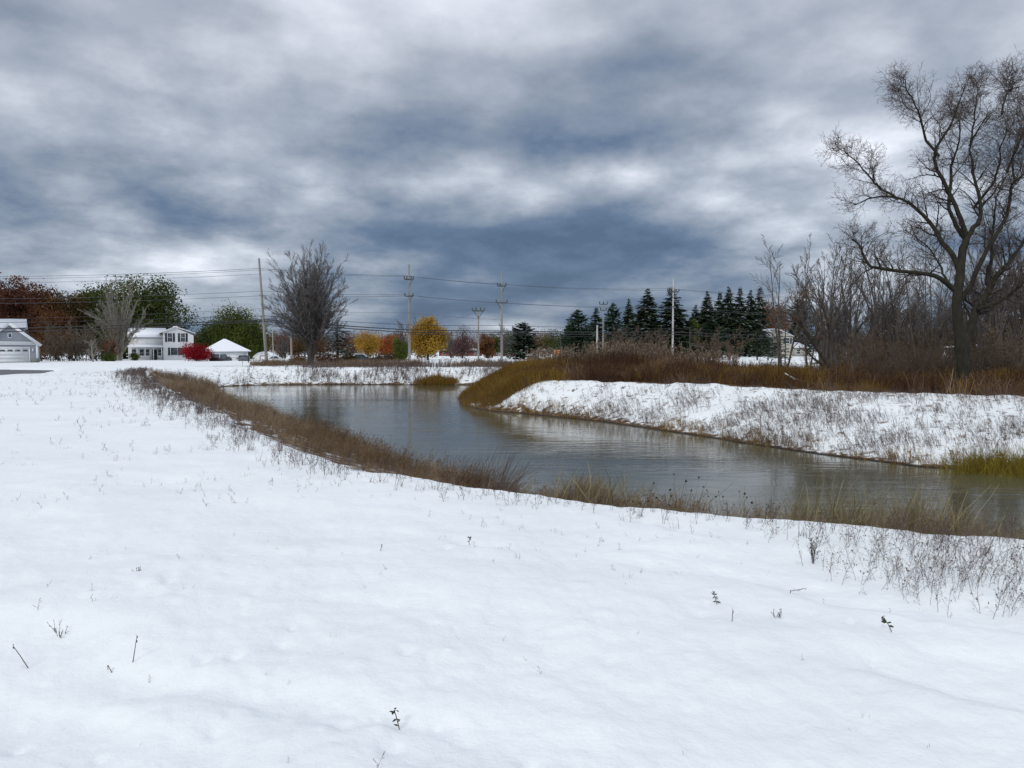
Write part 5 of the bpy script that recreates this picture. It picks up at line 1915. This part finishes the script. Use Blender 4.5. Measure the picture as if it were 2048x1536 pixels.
goldm = lambda a, b: (a < 1.4 + .10 * (b - 40) + 2.6 * fbm(a, b, .5, 3, 3) + 1.3 * np.sin(a * 91 + b * 57)) & ~((a > .6) & (b > 50))
x, y = sample(MOUND_POLY, 17000, lambda a, b: onmound(a, b) & ~goldm(a, b) & (dist(MOUND_POLY, a, b) > .35 + .8 * fbm(a, b, .9, 3, 12)) & ((b < 50) | (rng.random(a.shape) < .6)))
S = rng.uniform(.3, 1.15, len(x)) ** 1.2 * (1 + 1.3 * np.clip(fbm(x, y, .8, 3, 61), -.5, .6))
tn = np.clip(.36 + .9 * fbm(x, y, .55, 4, 81) + rng.normal(size=len(x)) * .18, 0, 1)
yg = rng.random(len(x)) < np.clip((fbm(x, y, .25, 3, 55) - .12) * 2.4, .04, .75) * np.clip(x / y * 7 - .9, 0.1, 1)
scatter('brown_grass', temps, x[~yg], y[~yg], S[~yg], M['mound'], 'dense rust brown grass over the mound and bank top', tint=tn[~yg], spread=.65)
scatter('olive_grass', temps, x[yg], y[yg], S[yg], M['golden_grass'], 'olive yellow patches in the brown grass behind the bank', tint=tn[yg] * .6, spread=.6)
x, y = sample(MOUND_POLY, 4600, lambda a, b: inside(MOUND_POLY, a, b) & goldm(a, b))
S = rng.uniform(.5, 1.1, len(x)) * np.clip(.55 + .35 * np.abs(dist(WAT, x, y)), .5, 1.2)
scatter('golden_grass', temps, x, y, S, M['golden_grass'], 'golden olive grass on the point that juts into the pond', tint=np.clip(.35 + .7 * fbm(x, y, .5, 2, 31), 0, 1), spread=.6)
# tall pale reed plumes on top of the mound
mb = MB()
x, y = sample(np.array([(1, 44), (22, 54)]), 1300, lambda a, b: (b > 47.0 + .5 * np.sin(a)) & (b < 53.5) & (a / b < .29) & (fbm(a, b, .4, 2, 91) > -.15))
z = ground_z(x, y)
n = len(x)
D = rng.normal(size=(n, 3)) * [.14, .14, 0] + [.05, 0, 1]
P = grow(np.stack([x, y, z], 1), D, rng.uniform(.75, 1.35, n), 5, .05, 0)
mb.tubes(P, np.linspace(.010, .005, 5)[None].repeat(n, 0), 3, rng.uniform(0, .5, n))
tp = P[:, -1][:, None] + rng.normal(size=(n, 5, 3)) * [.035, .035, .10] - [0, 0, .05]
mb.leaves(tp.reshape(-1, 3), .14, np.repeat(rng.uniform(.2, 1, n), 5), aspect=.35, down=.4)
tag(mb.build('reed_plumes', M['plume']), 'pale feathery reed heads along the top of the brown mound', 'reeds', kind='stuff')

rng = np.random.default_rng(112)
# 5. yellow-green reeds at the right waterline
temps = [tuft_t(12, .75, .45, .007, .12, 5, .16) for _ in range(5)]
x, y = sample(np.array([(9, 17), (20, 23)]), 950, lambda a, b: ((a - 13.3) / 2.5) ** 2 + ((b - 19.3 + .25 * (a - 12)) / 1.1) ** 2 < rng.random(a.shape) ** .7)
o = scatter('green_reeds', temps, x, y, rng.uniform(.55, 1.1, len(x)), M['green_reed'], 'yellow-green reeds at the right waterline', tint=rng.random(len(x)))

rng = np.random.default_rng(113)
# 6. dense dead weeds at the lower right and scattered tufts in the open snow
temps = [weed_t(.34, 1, 7, .0015, .35, leafs=.12, ang=(25, 70)) for _ in range(12)]


def wpatch(a, b):
    px = 1024 + F * a / b
    py = HZ + EYE * F / b
    dens = np.clip((px - 1480) / 420, 0, 1)
    low = 1085 + 150 * dens
    return (b > 3.5) & (b < 9) & ~inside(LIP, a, b) & (px > 1480) & (px < 2200) & (py < low) & (rng.random(a.shape) < dens ** 1.2 + .05)


x, y = sample(np.array([(1.5, 3.5), (6, 9)]), 620, wpatch)
scatter('snow_weeds', temps, x, y, rng.uniform(.35, .95, len(x)), M['stem'], 'tangle of dead branching weeds in the snow at lower right', leanx=.1)
temps = [tuft_t(5, .09, .6, .0019, .02, 3) for _ in range(6)] + [weed_t(.12, 1, 5, .0012, .4, leafs=.8) for _ in range(5)]
x, y = sample(np.array([(-30, 2.6), (8, 55)]), 1900, lambda a, b: ~inside(LIP, a, b) & ~inside(ROAD, a, b) & (np.abs(a) < .68 * b) & (rng.random(a.shape) < np.clip(1.2 / (.4 + dist(LIP, a, b)), 0.05, 1)) & (fbm(a, b, .8, 2, 13) > -.05))
scatter('snow_tufts', temps, x, y, rng.uniform(.5, 1.5, len(x)) * np.clip(y / 10, .6, 2), M['stem'], 'tiny dead stalks poking through the open snow')

rng = np.random.default_rng(114)
# 7. single plants in the open snow, each a thing
SPRIGS = [  # px, py, height m, kind, label
    (796, 1492, .085, 'leaf', 'leafy dark sprig nearest the camera at the bottom of the snow'),
    (1441, 1222, .085, 'leaf', 'dark seed-headed sprig left of the leafy weeds in the open snow'),
    (1796, 1284, .105, 'leaf', 'upright dark sprig with a side twig below the weed tangle'),
    (938, 1096, .075, 'leaf', 'small dark rosette with one raised tip in the middle of the snow'),
    (105, 1268, .13, 'fan', 'fan of thin dead stalks at the lower left'),
    (265, 1162, .06, 'fan', 'low spiky tuft beside the snow ridge'),
    (252, 1332, .14, 'stalk', 'single straight stalk with a seed tip at the lower left'),
    (42, 1328, .15, 'stick', 'leaning twig at the left edge'),
    (212, 1342, .05, 'stick', 'short slanting twig between the leaning twig and the straight stalk'),
    (1635, 1118, .24, 'bush', 'branching grey weed standing apart at the left of the tangle'),
    (1565, 1250, .085, 'fan', 'loose row of short dead stalks below the branching weeds'),
    (1470, 1262, .075, 'stalk', 'pale thin stalk right of the seed-headed sprig'),
    (758, 1122, .06, 'stalk', 'thin upright stalk left of the small dark rosette'),
    (1600, 1192, .08, 'bent', 'bent twig lying low on the snow'),
]
for (px, py, h, kind, lab) in SPRIGS:
    Y = EYE * F / (py - HZ)
    x = (px - 1024) / F * Y
    z = float(ground_z(np.array([x]), np.array([Y]))[0])
    root = empty('dead_weed' if kind not in ('leaf',) else 'leafy_sprig', (x, Y, z))
    tag(root, lab, 'weed', 'single weeds in the open snow')
    st, lf = MB(), MB()
    if kind == 'leaf':
        P = grow(np.array([[0, 0, -.01]]), np.array([[-.25, 0, 1.0]]), np.array([h]), 7, .10, .05)
        st.tubes(P, np.full((1, 7), .0022), 5)
        for j, q in enumerate(P[0, 2:]):
            for sgn in (-1, 1):
                if rng.random() < .45:
                    continue
                L = h * rng.uniform(.18, .42)
                d = np.array([sgn * rng.uniform(.6, 1), rng.uniform(-.5, .5), rng.uniform(-.5, .6)])
                d /= np.linalg.norm(d)
                w = np.cross(d, [0, 1.0, .3])
                w /= np.linalg.norm(w)
                c = L * .22
                V = [q, q + d * L * .35 + w * c, q + d * L * .8 + w * c * .6, q + d * L, q + d * L * .75 - w * c * .7, q + d * L * .3 - w * c]
                one = MB()
                one.add(V, [(0, 1, 5), (1, 4, 5), (1, 2, 4), (2, 3, 4)], rng.random())
                one.build('leaf', M['dark_leaf'], root)
        lf.leaves(P[0, -1] + rng.normal(size=(9, 3)) * .006, .014, .3)
    elif kind == 'bush':
        V, f, t, P = weed_t(h, 5, 9, .0022, .45, leafs=.5, ang=(18, 45))
        st.add(V, f, t * .4)
        L = P[:, 2:].reshape(-1, 3)
        lf.leaves(L + rng.normal(size=L.shape) * .01, .010, .3)
    elif kind == 'fan':
        V, f, t, P = weed_t(h, 8, 2, .0015, .9)
        st.add(V, f, t * .4)
        L = P[:, 3:].reshape(-1, 3)
        lf.leaves(L, .010, .2)
    elif kind == 'bent':
        P = np.array([[(-.04, 0, -.01), (-.038, 0, .022), (-.012, 0, .030), (.02, .01, .026), (.05, .02, .034), (.07, .02, .03)]])
        st.tubes(P, np.full((1, 6), .0022), 5)
        lf.leaves(P[0] + [0, 0, .004], .012, .3)
    else:
        dx = {'stalk': .18, 'stick': -.55}[kind]
        P = grow(np.array([[0, 0, -.01]]), np.array([[dx, 0, 1.0]]), np.array([h]), 6, .03, 0)
        st.tubes(P, np.full((1, 6), .0020) * np.linspace(1.3, .8, 6), 5)
        lf.leaves(P[0, -1] - [0, 0, .008] + rng.normal(size=(10, 3)) * [.002, .002, .008], .010, .4)
    st.build('stem', M['stem'], root)
    lf.build('leaf_tip' if kind == 'leaf' else 'leaves', M['dark_leaf'], root)

rng = np.random.default_rng(115)
# dried flower heads above the lip and wispy pink-brown clump
for (px0, px1, py, Y, h, n, lab) in ((1330, 1420, 1012, 8.6, .42, 9, 'tall dried flower heads on thin stalks over the water, left group'), (1425, 1500, 1020, 8.5, .38, 8, 'tall dried flower heads on thin stalks over the water, right group'),
                                     (1280, 1325, 1008, 8.3, .14, 7, 'short dark seed heads right of the wispy clump')):
    x0, x1 = (px0 - 1024) / F * Y, (px1 - 1024) / F * Y
    xc = (x0 + x1) / 2
    zc = float(ground_z(np.array([xc]), np.array([Y]))[0])
    root = empty('dried_flower', (xc, Y, zc))
    tag(root, lab, 'weed', 'dried flowers on the near bank')
    st, hd = MB(), MB()
    S = np.stack([np.linspace(-.12, .12, n), rng.normal(size=n) * .05, np.full(n, -.1)], 1)
    D = np.stack([np.linspace(-.35, .45, n) + rng.normal(size=n) * .1, rng.normal(size=n) * .1, np.ones(n)], 1)
    P = grow(S, D, h * rng.uniform(.6, 1.25, n) + .1, 7, .04, .0)
    st.tubes(P, np.linspace(.0022, .0012, 7)[None].repeat(n, 0), 3, .6)
    for q in P[:, -1]:
        r0 = rng.uniform(.008, .014)
        g = q + nrm(rng.normal(size=(26, 3))) * r0 * rng.uniform(.4, 1, (26, 1))
        hd = MB()
        hd.leaves(g, r0 * 1.1, rng.random(26) * .4)
        hd.build('seed_head', M['dark_leaf'], root)
    st.build('stem', M['stem'], root)

for (px, Y, w, h, n, lab, lx, mt) in ((1150, 9.3, .42, .36, 800, 'wispy pinkish-brown grass clump leaning right on the near bank', .35, 'reed'),
                                      (985, 10.6, .25, .62, 160, 'tall sparse weed leaning right before the reflection of the pole', .35, 'stem'),
                                      (915, 11.2, .45, .45, 420, 'arching dark grass clump left of the tall sparse weed', .5, 'mound'),
                                      (1850, 7.6, .7, .38, 420, 'pale reed clump on the near bank at lower right', .1, 'reed')):
    x = (px - 1024) / F * Y
    z = float(ground_z(np.array([x]), np.array([Y]))[0])
    g = MB()
    S = np.stack([rng.normal(size=n) * w * .35, rng.normal(size=n) * .12, np.full(n, -.12)], 1)
    D = np.stack([lx + rng.normal(size=n) * .35, rng.normal(size=n) * .2, np.ones(n)], 1)
    P = grow(S, D, h * rng.uniform(.6, 1.3, n) + .1, 6, .06, -.05, bend=(.06, 0, 0))
    g.tubes(P, np.linspace(.0026, .0010, 6)[None].repeat(n, 0), 3, rng.uniform(.2, 1, n))
    root = g.build('grass_clump', M[mt])
    root.location = (x, Y, z)
    tag(root, lab, 'grass clump')

# fallen branch lined with snow in the brown grass
b = MB()
pts = [at(1570, 35.5, 748), at(1590, 35, 760), at(1620, 34.5, 768), at(1660, 34, 770), at(1720, 34, 769)]
b.tube([Vector(p) for p in pts], [.02, .05, .06, .06, .04], 6)
root = b.build('fallen_branch', M['bark'])
tag(root, 'fallen branch lined with snow in the brown grass left of the leaning tree', 'branch')
sn = MB()
sn.tube([Vector(p) + Vector((0, -.02, .035)) for p in pts], [.02, .045, .05, .045, .03], 6)
sn.build('snow_cap', M['roof_snow'], root)
